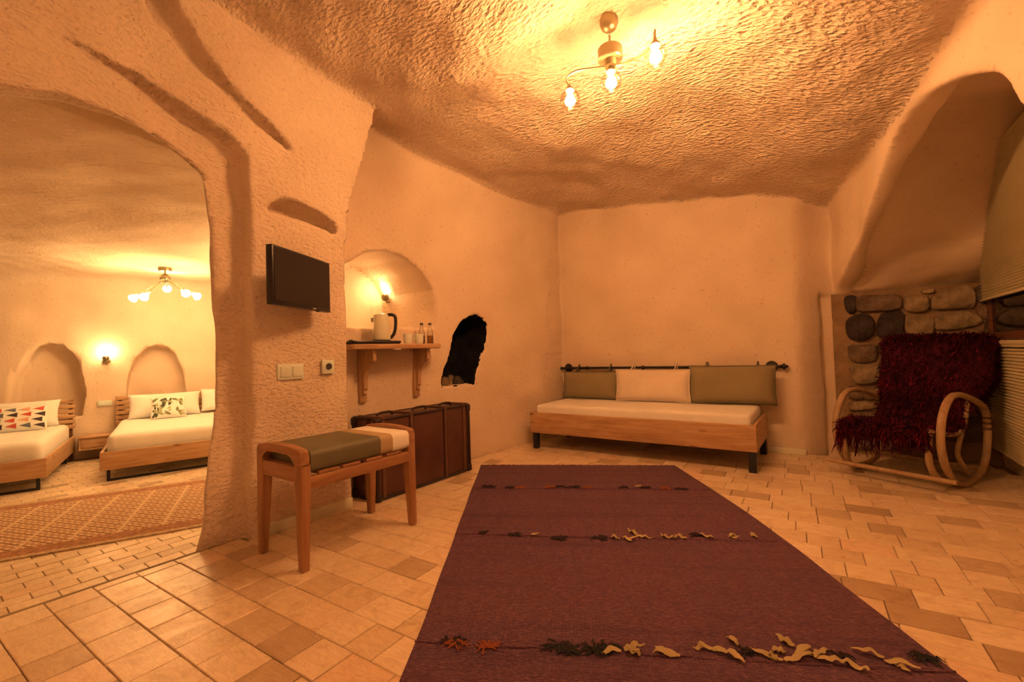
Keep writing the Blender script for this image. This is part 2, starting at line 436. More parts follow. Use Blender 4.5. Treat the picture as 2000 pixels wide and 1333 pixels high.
ARCH = [(-.24, -1), (-.24, 1.5), (-.1, 1.6), (.12, 1.7), (.38, 1.83), (.6, 1.94), (.78, 2.06), (1.12, 2.27), (1.33, 2.38), (1.55, 2.44), (1.75, 2.44), (1.9, 2.40), (2.15, 2.31), (2.36, 2.2), (2.55, 2.02), (2.75, 1.6), (2.85, 1.0), (2.9, -1)]
VAULT = [(5.43, -1), (5.43, 1.52), (5.33, 1.54), (5.29, 1.66), (5.16, 1.88), (5.0, 2.07), (4.82, 2.26), (4.6, 2.44), (4.25, 2.62), (3.7, 2.7), (3.2, 2.6), (2.7, 2.38), (2.35, 2.0), (2.2, 1.4), (2.15, -1)]
NICHE1 = [(-.86, .35), (-.85, .62), (-.81, .93), (-.72, 1.2), (-.6, 1.36), (-.49, 1.39), (-.36, 1.36), (-.26, 1.25), (-.18, 1.04), (-.14, .74), (-.15, .35)]
NICHE2 = [(.31, .35), (.32, .6), (.36, .88), (.45, 1.17), (.56, 1.31), (.68, 1.355), (.82, 1.32), (.92, 1.2), (1.01, .95), (1.05, .6), (1.05, .35)]
TH = math.radians(17); BN = (-math.cos(TH), math.sin(TH)); BW = (math.sin(TH), math.cos(TH)); W0 = (-8.714, 1.808)
BFZ = -.25
AN = 1 / math.sqrt(1 + .22 ** 2)
def qplane(x, y): return ((x - .12) + (y - 5.15) * .22) * AN
def splane(x, y): return ((x - .12) * .22 - (y - 5.15)) * AN
def zceil(x, y):
    return 3.05 - .075 * (x + 2.85) - .08 * (y - 2.2) + .07 * np.exp(-((x + 1.1) ** 2 + (y - 2.4) ** 2) / 1.6) + .05 * np.sin(1.7 * x + 1.1 * y) - .16 * sstep(x + .15 * (y - 5), -.75, .2)

def build_shell():
    X = GX[:, None, None]; Y = GY[None, :, None]; Z = GZ[None, None, :]
    nx, ny, nz = len(GX), len(GY), len(GZ)
    x2 = GX[:, None]; y2 = GY[None, :]; y3 = GY[:, None]; z3 = GZ[None, :]
    q = qplane(x2, y2)[:, :, None].astype(np.float32); s = splane(x2, y2)
    # main room
    ycurve = 5.10 + .27 * sstep(x2, -.26, .08)
    F = np.empty((nx, ny, nz), np.float32)
    F[:] = (xleft(y3, z3)[None].astype(np.float32) - X)
    F = np.maximum(F, q)
    F = np.maximum(F, (y2 - ycurve)[:, :, None].astype(np.float32))
    F = np.maximum(F, -1.55 - Y)
    F = smax(F, (Z - zceil(x2, y2)[:, :, None]).astype(np.float32), np.float32(.07))
    # arch in the right wall, vaulted window bay
    i0 = np.searchsorted(GX, -.35)
    sb = s[i0:, :, None] + 0 * Z; zb = Z + 0 * sb
    arch_s = ARCH[:1] + [(p.x, p.y) for p in catmull([(a_, b_, 0) for a_, b_ in ARCH[1:-1]], 3)] + ARCH[-1:]
    A = poly_sdf(arch_s, sb, zb)
    A = np.maximum(A, -.12 - q[i0:]); A = np.maximum(A, X[i0:] - 1.15)
    lean = .5 * sstep(Z, 1.56, 2.1) * (1 - sstep(X[i0:], .2, 1.0)) * sstep(Y, 3.6, 4.4)
    V = poly_sdf(VAULT, (Y + lean).astype(np.float32), (Z + 0 * lean).astype(np.float32))
    B = np.maximum(np.maximum(V, X[i0:] - 1.15), .16 - q[i0:])
    F[i0:] = smin(smin(F[i0:], A, np.float32(.03)), B, np.float32(.09))
    # door rebate and splayed door tunnel
    ia, ib = np.searchsorted(GX, -3.75), np.searchsorted(GX, -2.6)
    xs = X[ia:ib]
    Rb = np.maximum(poly_sdf(DOOR_OUT, y3, z3)[None], (-2.81 - .125 * sstep(Y, .3, 1.0)) - xs)
    t = np.maximum(-2.935 - xs, 0)
    D = poly_sdf(DOOR_IN, (Y - .5 * t) + 0 * Z, (Z - .5 * t) + 0 * Y)
    Wn = poly_sdf(WIN, (Y + .06 * np.maximum(-3.05 - xs, 0)) + 0 * Z, (Z + 0 * xs) + 0 * Y)
    Wn = np.where(Y > 1.5, Wn, 9)
    Hn = np.maximum(poly_sdf(HOLE, y3, z3)[None], -3.36 - xs)
    Sn = np.maximum(poly_sdf(SLOT, y3, z3)[None], -3.0 - xs)
    Gn = np.maximum(poly_sdf(GROOVE, y3, z3)[None], -2.915 - xs)
    for f in (Rb, D, Wn, Hn, Sn, Gn): F[ia:ib] = np.minimum(F[ia:ib], f)
    # bedroom
    ic = np.searchsorted(GX, -3.3)
    a = ((x2 - W0[0]) * BN[0] + (y2 - W0[1]) * BN[1])[:ic]; b = ((x2 - W0[0]) * BW[0] + (y2 - W0[1]) * BW[1])[:ic]
    a = a.astype(np.float32); b = b.astype(np.float32)
    E = np.maximum(a, y2 - 5.9); E = np.maximum(E, -1.4 - y2)
    E = np.maximum(E, x2[:ic] + 3.55 + .25 * sstep(y2, 1.7, 2.2))
    E = smax(E[:, :, None], Z - (2.36 + .27 * sstep(X[:ic], -6.6, -3.5)), np.float32(.22))
    F[:ic] = np.minimum(F[:ic], E)
    ie = np.searchsorted(GX, -7.6)
    for N in (NICHE1, NICHE2):
        nn = poly_sdf(N, b[:ie, :, None] + 0 * Z, Z + 0 * b[:ie, :, None])
        nn = np.maximum(nn, a[:ie, :, None] - .27); nn = np.maximum(nn, -a[:ie, :, None] - .15)
        F[:ie] = smin(F[:ie], nn, np.float32(.025))
    # uneven hand-cut relief near the surface
    msk = np.abs(F) < .12
    I, J, K = np.nonzero(msk)
    px, py, pz = GX[I], GY[J], GZ[K]
    disp = np.zeros(len(I), np.float32)
    rg = np.random.default_rng(5)
    for lam, amp, cnt in ((1.3, .009, 4), (.55, .0045, 5), (.27, .0016, 7)):
        for _ in range(cnt):
            d = rg.normal(size=3); d /= np.linalg.norm(d); d *= 2 * math.pi / lam
            disp += amp * np.sin(px * d[0] + py * d[1] + pz * d[2] + rg.uniform(0, 6.3)).astype(np.float32)
    lump = sstep(pz, 2.4, 2.7)
    F[I, J, K] += disp * (.8 + .7 * lump).astype(np.float32)
    # surface nets
    neg = F < 0
    c = [neg[dx:nx - 1 + dx, dy:ny - 1 + dy, dz:nz - 1 + dz] for dx in (0, 1) for dy in (0, 1) for dz in (0, 1)]
    al = c[0].copy(); an = c[0].copy()
    for m in c[1:]: al &= m; an |= m
    act = an & ~al
    I, J, K = np.nonzero(act); n = len(I)
    vid = np.full(act.shape, -1, np.int32); vid[I, J, K] = np.arange(n, dtype=np.int32)
    cs = np.array([(dx, dy, dz) for dx in (0, 1) for dy in (0, 1) for dz in (0, 1)])
    val = np.stack([F[I + d[0], J + d[1], K + d[2]] for d in cs], 1)
    pos = np.stack([np.stack([GX[I + d[0]], GY[J + d[1]], GZ[K + d[2]]], 1) for d in cs], 1)
    acc = np.zeros((n, 3), np.float64); cnt = np.zeros(n)
    for e0 in range(8):
        for bit in (1, 2, 4):
            e1 = e0 | bit
            if e1 == e0: continue
            v0, v1 = val[:, e0], val[:, e1]; m = (v0 < 0) != (v1 < 0)
            tt = np.where(m, v0 / np.where(m, v0 - v1, 1), 0)
            acc += np.where(m[:, None], pos[:, e0] + (pos[:, e1] - pos[:, e0]) * tt[:, None], 0); cnt += m
    vert = acc / cnt[:, None]
    hx = (pos[:, 4, 0] - pos[:, 0, 0]); hy = (pos[:, 2, 1] - pos[:, 0, 1]); hz = (pos[:, 1, 2] - pos[:, 0, 2])
    gr = np.stack([(val[:, 4:].sum(1) - val[:, :4].sum(1)) / hx, (val[:, [2, 3, 6, 7]].sum(1) - val[:, [0, 1, 4, 5]].sum(1)) / hy, (val[:, 1::2].sum(1) - val[:, ::2].sum(1)) / hz], 1)
    nrm = -gr / np.maximum(np.linalg.norm(gr, axis=1, keepdims=True), 1e-9)
    quads = []
    def emitq(p, qd, flip):
        ok = (qd >= 0).all(1); qd = qd[ok]; flip = flip[ok]
        qd[flip] = qd[flip][:, ::-1]; quads.append(qd)
    ch = neg[:-1, 1:-1, 1:-1] != neg[1:, 1:-1, 1:-1]; i, j, k = np.nonzero(ch)
    emitq(0, np.stack([vid[i, j, k], vid[i, j + 1, k], vid[i, j + 1, k + 1], vid[i, j, k + 1]], 1), neg[i + 1, j + 1, k + 1] == False)
    ch = neg[1:-1, :-1, 1:-1] != neg[1:-1, 1:, 1:-1]; i, j, k = np.nonzero(ch)
    emitq(1, np.stack([vid[i, j, k], vid[i, j, k + 1], vid[i + 1, j, k + 1], vid[i + 1, j, k]], 1), neg[i + 1, j + 1, k + 1] == False)
    ch = neg[1:-1, 1:-1, :-1] != neg[1:-1, 1:-1, 1:]; i, j, k = np.nonzero(ch)
    emitq(2, np.stack([vid[i, j, k], vid[i + 1, j, k], vid[i + 1, j + 1, k], vid[i, j + 1, k]], 1), neg[i + 1, j + 1, k + 1] == False)
    Q = np.concatenate(quads)
    fc = vert[Q].mean(1); fn = nrm[Q].mean(1)
    x, y, z = fc.T; nxx, nyy, nzz = fn.T
    qq = qplane(x, y)
    cls = np.full(len(Q), 4)                                        # wall_front
    cls[(x < -2.2)] = 0                                             # wall_left
    cls[(y > 4.55) & (nyy < -.45) & (x < .3)] = 1                   # wall_back
    cls[(qq > -.06) & (x > -.4) & ~((y > 4.9) & (x < .12))] = 3     # wall_right
    cls[(nzz < -.62) & (z > 2.36) & (qq < -.03) & (x > -3.3)] = 2    # ceiling
    xl = xleft(y, z)
    inh = (poly_sdf(HOLE, y.astype(np.float32), z.astype(np.float32)) < np.where(x < xl - .035, .07, .012)) & (x < xl - .012) & (x > -3.45) & (nzz < .75)
    cls[inh] = 5
    cls[(x < -3.32) & ~inh & ((y < 1.96) | (x < -3.7))] = 6
    cls[(x < -3.2) & (nzz < -.55) & (z > 1.95) & ((y < 1.9) | (x < -3.75))] = 7
    names = [('wall_left', 'tuff_left', 'chiselled tuff wall with arched doorway and niches'), ('wall_back', 'tuff_back', 'plain tuff wall behind the daybed'),
             ('ceiling', 'tuff_ceiling', 'rough chiselled tuff ceiling'), ('wall_right', 'tuff_bay', 'smooth arched window bay on the right'),
             ('wall_front', 'tuff_back', None), ('wall_niche', 'soot', 'soot-black hollow in the left wall'),
             ('wall_bedroom', 'tuff_bed', 'pale bedroom walls with two arched niches'), ('ceiling_bedroom', 'tuff_bed_ceiling', 'bedroom ceiling')]
    for ci, (nm, mt, lab) in enumerate(names):
        f = Q[cls == ci]
        if len(f) == 0: continue
        u, inv = np.unique(f, return_inverse=True); f = inv.reshape(f.shape)
        me = bpy.data.meshes.new(nm)
        me.vertices.add(len(u)); me.vertices.foreach_set('co', vert[u].astype(np.float32).ravel())
        me.loops.add(f.size); me.loops.foreach_set('vertex_index', f.astype(np.int32).ravel())
        me.polygons.add(len(f)); me.polygons.foreach_set('loop_start', np.arange(0, f.size, 4, dtype=np.int32))
        me.polygons.foreach_set('use_smooth', np.ones(len(f), bool))
        me.update(calc_edges=True); me.validate()
        me.normals_split_custom_set_from_vertices(nrm[u].tolist())
        o = link(nm, me, mt); struct(o, lab)
        if nm == 'wall_left':
            me.materials.append(M['tuff_shelf']); c_ = fc[cls == ci]
            me.polygons.foreach_set('material_index', ((c_[:, 1] > 2.0) & (c_[:, 0] < -2.835)).astype(np.int32)); me.update()
build_shell()

# ------------------------------------------------------------------ floors
def clip_ok(x, y):
    return True
def make_tile_mesh(w, d, h=.03):
    bm = box((0, 0, -h / 2), (w - .004, d - .004, h), .0025, 1)
    for f in [f for f in bm.faces if f.normal.z < -.9]: bm.faces.remove(f)
    me = bpy.data.meshes.new('tile'); bm.to_mesh(me); bm.free(); me.materials.append(M['tile']); return me
LENS = [.15, .17, .185, .2, .22, .24]
def floor_tiles(parent, spots, limit, zbase):
    """spots: (x, y, w, d, rot)"""
    cache = {}
    sc = []
    for sp in spots:
        p = project((sp[0], sp[1], zbase)); a = 0
        if p and -60 < p[0] < 2060 and 600 < p[1] < 1400: a = sp[2] * sp[3] * abs(p[1] - 690) / p[2] ** 2
        sc.append(a)
    order = sorted(range(len(spots)), key=lambda i: -sc[i])
    rest = bmesh.new()
    for r, i in enumerate(order):
        x, y, w, d, rot = spots[i]
        dz = random.uniform(-.0015, .0012); tx, ty = random.uniform(-.006, .006), random.uniform(-.006, .006)
        if r < limit and sc[i] > 0:
            k = (round(w, 3), round(d, 3))
            if k not in cache: cache[k] = make_tile_mesh(*k)
            o = bpy.data.objects.new('tile', cache[k]); COL.objects.link(o); o.parent = parent
            o.location = (x, y, zbase + dz); o.rotation_euler = (tx, ty, rot)
        else:
            bx(rest, (x, y, zbase + dz - .015), (w - .004, d - .004, .03), 0, 1, Matrix.Rotation(rot, 3, 'Z'))
    if len(rest.verts):
        o = obj('tile_field', rest, 'tile', parent, smooth=False); o['kind'] = 'stuff'
    else: rest.free()

floor = struct(obj('floor', bb(-2.955, 1.2, -1.6, 5.45, -.28, -.012), 'grout', smooth=False), 'travertine tile floor of the main room')
FR_ = math.radians(2.6)
spots = []
CW = .163
for row in range(-12, 36):
    y0 = .588 + row * CW + CW / 2          # course centre at x = -2.85
    x = -3.3 + random.uniform(0, .2)
    while x < 1.4:
        L = random.choice(LENS); xc = x + L / 2; x += L
        yc = y0 + (xc + 2.85) * math.tan(FR_)
        lim = -2.90 if yc < 1.22 else (-2.83 if yc < 1.9 else -3.15 + .115 * (yc - 2.1))
        if xc - L / 2 < lim:
            if xc + L / 2 < lim + .04: continue
            a = lim; bnd = xc + L / 2; L = bnd - a; xc = (a + bnd) / 2
        if yc > 5.38 or yc < -1.5 or xc > 1.16: continue
        if yc > 5.12 and xc < -.1: continue
        if yc > 3.9 and xc < lim + .02: continue
        spots.append((xc, yc, L, CW, FR_))
floor_tiles(floor, spots, 300, 0.0)

floor_b = struct(obj('floor_bedroom', bb(-8.9, -2.955, -1.4, 5.9, BFZ - .1, BFZ - .012), 'grout', smooth=False), 'lower tiled floor of the bedroom')
spots = []
for row in range(-5, 20):
    for cidx in range(0, 51):
        xx = -3.01 - cidx * .11; yy = row * .2 - .3 + (.1 if cidx % 2 else 0)
        if yy > 3.5 or xx < -8.6: continue
        spots.append((xx, yy, .11, .2, 0))
floor_tiles(floor_b, spots, 160, BFZ)
# skirting pieces
struct(obj('baseboard_left', bb(-2.805, -2.785, 1.30, 1.93, 0, .07, .004), 'skirting'), 'low pale skirting under the bench')
struct(obj('baseboard_back', bb(-.52, -.2, 5.055, 5.09, 0, .055, .004), 'skirting'), 'short pale skirting right of the daybed')

# ------------------------------------------------------------------ stone infill wall and window in the bay
wst = struct(obj('wall_stone', bb(.05, 1.2, 5.375, 5.44, -.02, 1.53), 'mortar', smooth=False), 'field stone wall behind the rocking chair')
def crop(x, y):                                                 # stone outlines were read at this scale of the wall plane
    u = 1560 + x / 2.666; v = 500 + y / 2.666
    d = Vector(R[0]).dot(Vector((u - 1000, -(v - 666.5), -FPX))), Vector(R[1]).dot(Vector((u - 1000, -(v - 666.5), -FPX))), Vector(R[2]).dot(Vector((u - 1000, -(v - 666.5), -FPX)))
    t = 5.35 / d[1]; return (d[0] * t, CAMZ + d[2] * t)
STONES = [
 ('d', [(238, 215), (298, 210), (296, 290), (270, 302), (244, 280)]), ('b', [(302, 212), (420, 204), (530, 206), (527, 280), (420, 290), (300, 288)]),
 ('c', [(545, 215), (600, 205), (676, 215), (674, 286), (570, 294), (545, 260)]), ('c', [(640, 178), (700, 170), (706, 190), (650, 198)]),
 ('c', [(688, 230), (722, 192), (790, 166), (905, 160), (918, 262), (840, 276), (700, 280)]), ('a', [(925, 160), (1015, 150), (1015, 235), (960, 250), (925, 225)]),
 ('d', [(245, 345), (290, 308), (360, 303), (398, 350), (388, 418), (325, 446), (258, 425)]), ('d', [(428, 303), (545, 293), (540, 415), (470, 428), (406, 414)]),
 ('c', [(556, 315), (640, 308), (706, 330), (702, 400), (640, 424), (560, 408)]), ('c', [(716, 312), (800, 286), (900, 290), (960, 342), (850, 382), (722, 388), (706, 350)]),
 ('e', [(735, 432), (800, 402), (900, 388), (962, 384), (948, 414), (842, 448)]), ('a', [(972, 345), (1015, 345), (1015, 440), (978, 436)]), ('e', [(925, 262), (1010, 252), (1012, 330), (968, 332), (930, 300)]),
 ('d', [(592, 432), (722, 420), (728, 452), (600, 462)]), ('b', [(258, 472), (330, 464), (404, 470), (400, 546), (280, 552)]),
 ('a', [(414, 455), (520, 448), (560, 470), (540, 530), (470, 545), (420, 510)]), ('c', [(266, 572), (340, 562), (412, 578), (414, 655), (330, 672), (280, 652)]),
 ('a', [(420, 556), (490, 552), (490, 640), (426, 650)]), ('e', [(328, 692), (440, 678), (460, 735), (350, 750)]), ('e', [(262, 680), (318, 690), (338, 748), (262, 740)]),
 ('c', [(262, 765), (350, 758), (410, 790), (320, 806), (262, 800)]), ('b', [(420, 760), (520, 745), (540, 820), (430, 830)]), ('c', [(420, 935), (520, 930), (560, 985), (500, 1010), (425, 1000)]),
 ('e', [(265, 820), (400, 822), (410, 900), (270, 905)]), ('b', [(265, 920), (410, 915), (405, 1000), (268, 1000)]),
 ('b', [(560, 480), (700, 470), (720, 560), (570, 570)]), ('e', [(740, 475), (880, 465), (900, 560), (745, 570)]), ('a', [(910, 460), (1015, 455), (1015, 560), (920, 560)]),
 ('c', [(500, 590), (660, 585), (680, 690), (510, 700)]), ('b', [(700, 590), (860, 585), (870, 700), (705, 700)]), ('e', [(890, 585), (1012, 580), (1012, 690), (895, 695)]),
 ('a', [(560, 725), (720, 720), (730, 830), (565, 840)]), ('c', [(750, 720), (900, 720), (905, 830), (760, 835)]), ('b', [(925, 715), (1008, 715), (1008, 830), (930, 830)]),
 ('e', [(575, 860), (740, 860), (745, 960), (580, 965)]), ('b', [(765, 860), (1005, 855), (1005, 960), (770, 965)]),
]
for i, (k, poly) in enumerate(STONES):
    pts = [crop(*p) for p in poly]; cx = sum(p[0] for p in pts) / len(pts); cz = sum(p[1] for p in pts) / len(pts)
    # round the outline, dome the face
    ring = catmull([(p[0], 0, p[1]) for p in pts], 3, True); bm = bmesh.new()
    dep = random.uniform(.03, .055)
    A = [bm.verts.new((p.x - cx, 0.0, p.z - cz)) for p in ring]
    B = [bm.verts.new(((p.x - cx) * .97, -dep * .75, (p.z - cz) * .97)) for p in ring]
    Cc = [bm.verts.new(((p.x - cx) * .8, -dep * random.uniform(.9, 1.15), (p.z - cz) * .8)) for p in ring]
    ce = bm.verts.new((0, -dep * 1.1, 0)); n = len(ring)
    for j in range(n):
        m = (j + 1) % n
        bm.faces.new((A[j], A[m], B[m], B[j])); bm.faces.new((B[j], B[m], Cc[m], Cc[j])); bm.faces.new((Cc[j], Cc[m], ce))
    obj('stone', bm, 'stone_' + k, wst, loc=(cx, 5.377, cz), angle=.9)
# window on the end wall of the bay (x = 1.15), dark timber with night behind
win = struct(bpy.data.objects.new('window_1', None), 'dark timber window between two pleated blinds'); COL.objects.link(win); win.location = (1.1, 4.75, 1.0)
for (y0, y1, z0, z1) in ((-.75, -.69, .0, 1.45), (.52, .58, .0, 1.45), (-.69, .52, .04, .10), (-.69, .52, 1.39, 1.45), (-.36, -.3, .1, 1.39)):
    obj('window_frame', bb(0, .045, y0, y1, z0, z1, .006), 'dark_wood', win)
obj('window_sill', bb(-.04, .05, -.78, .6, .005, .035, .005), 'blind', win)
obj('pane', bb(.02, .028, -.69, -.36, .1, 1.39), 'pane', win); obj('pane', bb(.02, .028, -.3, .52, .1, 1.39), 'pane', win)
def pleated(name, label, x, y0, y1, z0, z1, pitch):
    t = thing(name, label, 'blind', (x, (y0 + y1) / 2, z0)); hw = (y1 - y0) / 2; h = z1 - z0
    n = int(h / pitch); poly = []
    for i in range(n + 1): poly += [(-.012, i * pitch), (.004, (i + .5) * pitch)]
    bm = bmesh.new(); a = [bm.verts.new((p[0], -hw, p[1])) for p in poly]; b = [bm.verts.new((p[0], hw, p[1])) for p in poly]
    for i in range(len(poly) - 1): bm.faces.new((a[i], a[i + 1], b[i + 1], b[i]))
    obj('pleated_fabric', bm, 'blind', t, smooth=False)
    obj('bottom_rail', bb(-.016, .008, -hw, hw, -.014, .002, .003), 'blind', t); obj('top_rail', bb(-.018, .01, -hw, hw, h, h + .025, .003), 'blind', t)
    return t
pleated('pleated_blind', 'upper cream pleated blind hanging above the dark window', 1.075, 4.02, 5.31, 1.375, 2.43, .021)
pleated('pleated_blind', 'lower cream pleated blind beneath the window beside the rocking chair', 1.085, 4.02, 5.29, .17, .985, .024)
t = thing('terracotta_pot', 'red-brown clay pot at the right edge below the blind', 'pot', (1.05, 4.02, 0))
obj('body', lathe_bm([(0, 0), (.06, 0), (.07, .02), (.09, .12), (.095, .16), (.085, .16), (.078, .12), (0, .1)]), 'clay', t); obj('rim', lathe_bm([(.092, .15), (.105, .15), (.105, .18), (.092, .18), (.092, .15)]), 'clay', t)

# ------------------------------------------------------------------ lamps
def bulb_prof(r, l):      # pear bulb hanging down from h = 0
    return [(.0, 0), (r * .3, 0), (r * .42, -l * .18), (r * .75, -l * .42), (r * .97, -l * .62), (r, -l * .74), (r * .8, -l * .9), (r * .42, -l * .98), (0, -l)]
LZ = float(zceil(-.976, 2.48))
lamp = thing('ceiling_lamp', 'bronze ceiling lamp with wavy arm and three clear glowing globes', 'lamp', (-.976, 2.48, LZ))
k = 2.93 - LZ
obj('canopy', lathe_bm([(0, -.062), (.022, -.058), (.044, -.04), (.054, -.01), (.052, .02), (0, .02)]), 'brass', lamp)
b = bmesh.new(); tube(b, [(0, 0, -.08), (0, 0, k - .10)], .006); obj('stem', b, 'brass', lamp)
obj('drum', lathe_bm([(0, k - .165), (.066, k - .165), (.072, k - .158), (.072, k - .098), (.066, k - .09), (0, k - .09)]), 'brass', lamp)
obj('drum_hub', lathe_bm([(0, k - .2), (.035, k - .2), (.04, k - .165), (0, k - .165)]), 'brass', lamp)
za = k - .185
arm = catmull([(-.272, -.0, za - .03), (-.272, -.035, za + .005), (-.2, -.05, za + .012), (-.1, -.03, za), (0, 0, za - .012), (.1, .03, za - .012), (.2, .03, za + .0), (.255, .01, za + .02), (.266, -.006, za + .07)], 8)
b = bmesh.new(); tube(b, arm, .0065, 8); obj('wavy_arm', b, 'brass', lamp)
for gx, gy, top in ((-.272, 0, za - .03), (0, 0, za - .02), (.266, -.006, za + .02)):
    s_ = obj('socket_cap', lathe_bm([(0, .02), (.008, .02), (.012, .0), (.028, -.02), (.03, -.03), (.0, -.03)]), 'brass', lamp, loc=(gx, gy, top))
    obj('globe', lathe_bm(sphere_prof(.062, 14, 72, -90, 0), seg=28), 'glass', s_, loc=(0, 0, -.085))
    obj('bulb', lathe_bm(bulb_prof(.033, .088), seg=12), 'bulb_main', s_, loc=(0, 0, -.035))
    if gx > .2:
        b = bmesh.new(); tube(b, [(0, 0, .01), (.004, -.004, .06)], .006, 8); obj('finial', b, 'brass', s_)

fill_lamp = dup(lamp, (-.2, -.75, float(zceil(-.2, -.75))), .4, 'unseen wavy-arm globe lamp added behind the viewpoint as fill light')  # out-of-view copy of the lamp, added for fill light
M['bulb_fill'] = emit('fill_bulb_glow', LAMP_COL, P_FILL)
for c in fill_lamp.children_recursive:
    if c.name.startswith('bulb'): c.data = c.data.copy(); c.data.materials[0] = M['bulb_fill']

def sputnik(loc, label, rot=0):
    t = thing('ceiling_lamp', label, 'lamp', loc, rot)
    obj('canopy', lathe_bm([(0, -.035), (.07, -.035), (.075, -.02), (.075, .03), (0, .03)]), 'brass', t)
    b = bmesh.new(); tube(b, [(0, 0, -.03), (0, 0, -.08)], .012); obj('stem', b, 'brass', t)
    obj('hub', lathe_bm(sphere_prof(.06, 10, 90, -90, -.13)), 'brass', t)
    for i, (az, el, L) in enumerate(((195, -38, .34), (262, -42, .33), (335, -30, .36), (120, -12, .3), (48, -30, .32))):
        az, el = math.radians(az), math.radians(el)
        d = Vector((math.cos(az) * math.cos(el), math.sin(az) * math.cos(el), math.sin(el)))
        c = Vector((0, 0, -.13)); b = bmesh.new(); tube(b, [c + d * .05, c + d * L], [.006, .006], 8)
        a = obj('arm', b, 'brass', t)
        q = Vector((0, 0, -1)).rotation_difference(d).to_matrix().to_4x4()
        b = bmesh.new(); lathe(b, [(0, 0), (.014, 0), (.016, -.04), (0, -.04)], c + d * (L - .01), 12, mat=q); obj('socket', b, 'chrome', a)
        b = bmesh.new(); lathe(b, bulb_prof(.052, .115), c + d * (L + .03), 10, mat=q); obj('bulb', b, 'bulb_bed', a)
    return t
BCZ = 2.335
lb = sputnik((-7.2, 2.185, BCZ), 'brass ceiling lamp with radiating bare bulbs above the beds', math.radians(40))
dup(lb, (-5.7, 2.95, BCZ), .6, 'unseen bare-bulb ceiling lamp added deeper in the bedroom, behind the television wall')  # hidden duplicate, added to brighten the bedroom

def sconce(loc, rotz, label):
    """local -Y points away from the wall"""
    t = thing('wall_sconce', label, 'wall lamp', loc, rotz)
    obj('wall_plate', lathe_bm([(0, 0), (.045, 0), (.045, .012), (.03, .018), (0, .018)], axis='Y', mat=Matrix.Rotation(math.pi, 4, 'Z')), 'brass', t)
    b = bmesh.new(); tube(b, catmull([(0, -.015, 0), (0, -.07, -.01), (0, -.09, .03)], 5), .007, 8); obj('arm', b, 'brass', t)
    obj('ball', lathe_bm(sphere_prof(.04, 10)), 'brass', t, loc=(0, -.09, .04))
    obj('bulb', lathe_bm([(r, -h) for r, h in bulb_prof(.036, .1)], seg=14), 'bulb_sconce', t, loc=(0, -.09, .08))
    obj('pendant_drop', lathe_bm(sphere_prof(.028, 8)), 'glass', t, loc=(0, -.09, -.045))
    return t
def bedpt(a, b, z):     # a: distance out from the bedroom end wall, b: along it
    return (W0[0] - BN[0] * a + BW[0] * b, W0[1] - BN[1] * a + BW[1] * b, z)
BROT = math.atan2(-BN[1], -BN[0])       # direction out of the wall
sconce(bedpt(.0, .11, 1.13), BROT + math.pi / 2, 'brass wall lamp with lit bulb between the two arched niches')
sconce((-3.62, 3.02, 1.62), 0, 'small lit wall lamp on the jamb of the arched opening, behind the kettle')

# ------------------------------------------------------------------ beds
def pillow_bm(w, h, t, nu=22, nv=14, ear=.05, seed=0):
    bm = bmesh.new(); front = {}; back = {}
    def S(u, v, side):
        e = max(0., (1 - u ** 4) * (1 - v ** 4)) ** .55
        x = w / 2 * u * (1 - ear * (1 - v * v)); z = h / 2 * v * (1 - ear * 1.4 * (1 - u * u))
        wr = .012 * mnoise.noise(Vector((x * 7 + seed, z * 7, seed * 1.3)))
        return Vector((x, side * (t / 2 * e + .004) + wr * e, z))
    for i in range(nu + 1):
        for j in range(nv + 1):
            u, v = -1 + 2 * i / nu, -1 + 2 * j / nv
            front[i, j] = bm.verts.new(S(u, v, -1)); back[i, j] = bm.verts.new(S(u, v, 1))
    for i in range(nu):
        for j in range(nv):
            bm.faces.new((front[i, j], front[i + 1, j], front[i + 1, j + 1], front[i, j + 1]))
            bm.faces.new((back[i, j], back[i, j + 1], back[i + 1, j + 1], back[i + 1, j]))
    edge = [(i, 0) for i in range(nu)] + [(nu, j) for j in range(nv)] + [(nu - i, nv) for i in range(nu)] + [(0, nv - j) for j in range(nv)]
    for (a, b2) in zip(edge, edge[1:] + edge[:1]): bm.faces.new((front[a], back[a], back[b2], front[b2]))
    return bm, S
def prints(S, polys, off=.003):
    bm = bmesh.new()
    for poly in polys:
        # fan with subdivided rim so that it follows the cushion
        cu = sum(p[0] for p in poly) / len(poly); cv = sum(p[1] for p in poly) / len(poly)
        rim = []
        for a, b2 in zip(poly, poly[1:] + poly[:1]):
            for kk in range(4): rim.append((a[0] + (b2[0] - a[0]) * kk / 4, a[1] + (b2[1] - a[1]) * kk / 4))
        rings = [[bm.verts.new(S(cu + (u - cu) * f, cv + (v - cv) * f, -1) + Vector((0, -off, 0))) for u, v in rim] for f in (1, .5)]
        c = bm.verts.new(S(cu, cv, -1) + Vector((0, -off, 0))); n = len(rim)
        for i in range(n):
            j = (i + 1) % n
            bm.faces.new((rings[0][i], rings[0][j], rings[1][j], rings[1][i])); bm.faces.new((rings[1][i], rings[1][j], c))
    return bm
def slab(w, d, h, bev, seed=0, amp=.006, cuts=8):
    bm = box((0, 0, h / 2), (w, d, h), bev, 4)
    bmesh.ops.subdivide_edges(bm, edges=[e for e in bm.edges if e.calc_length() > .2], cuts=cuts, use_grid_fill=True)
    for v in bm.verts: v.co += Vector((0, 0, 1)) * amp * mnoise.noise(v.co * 6 + Vector((seed, 0, 0))) * (1 if v.co.z > h * .4 else 0)
    return bm

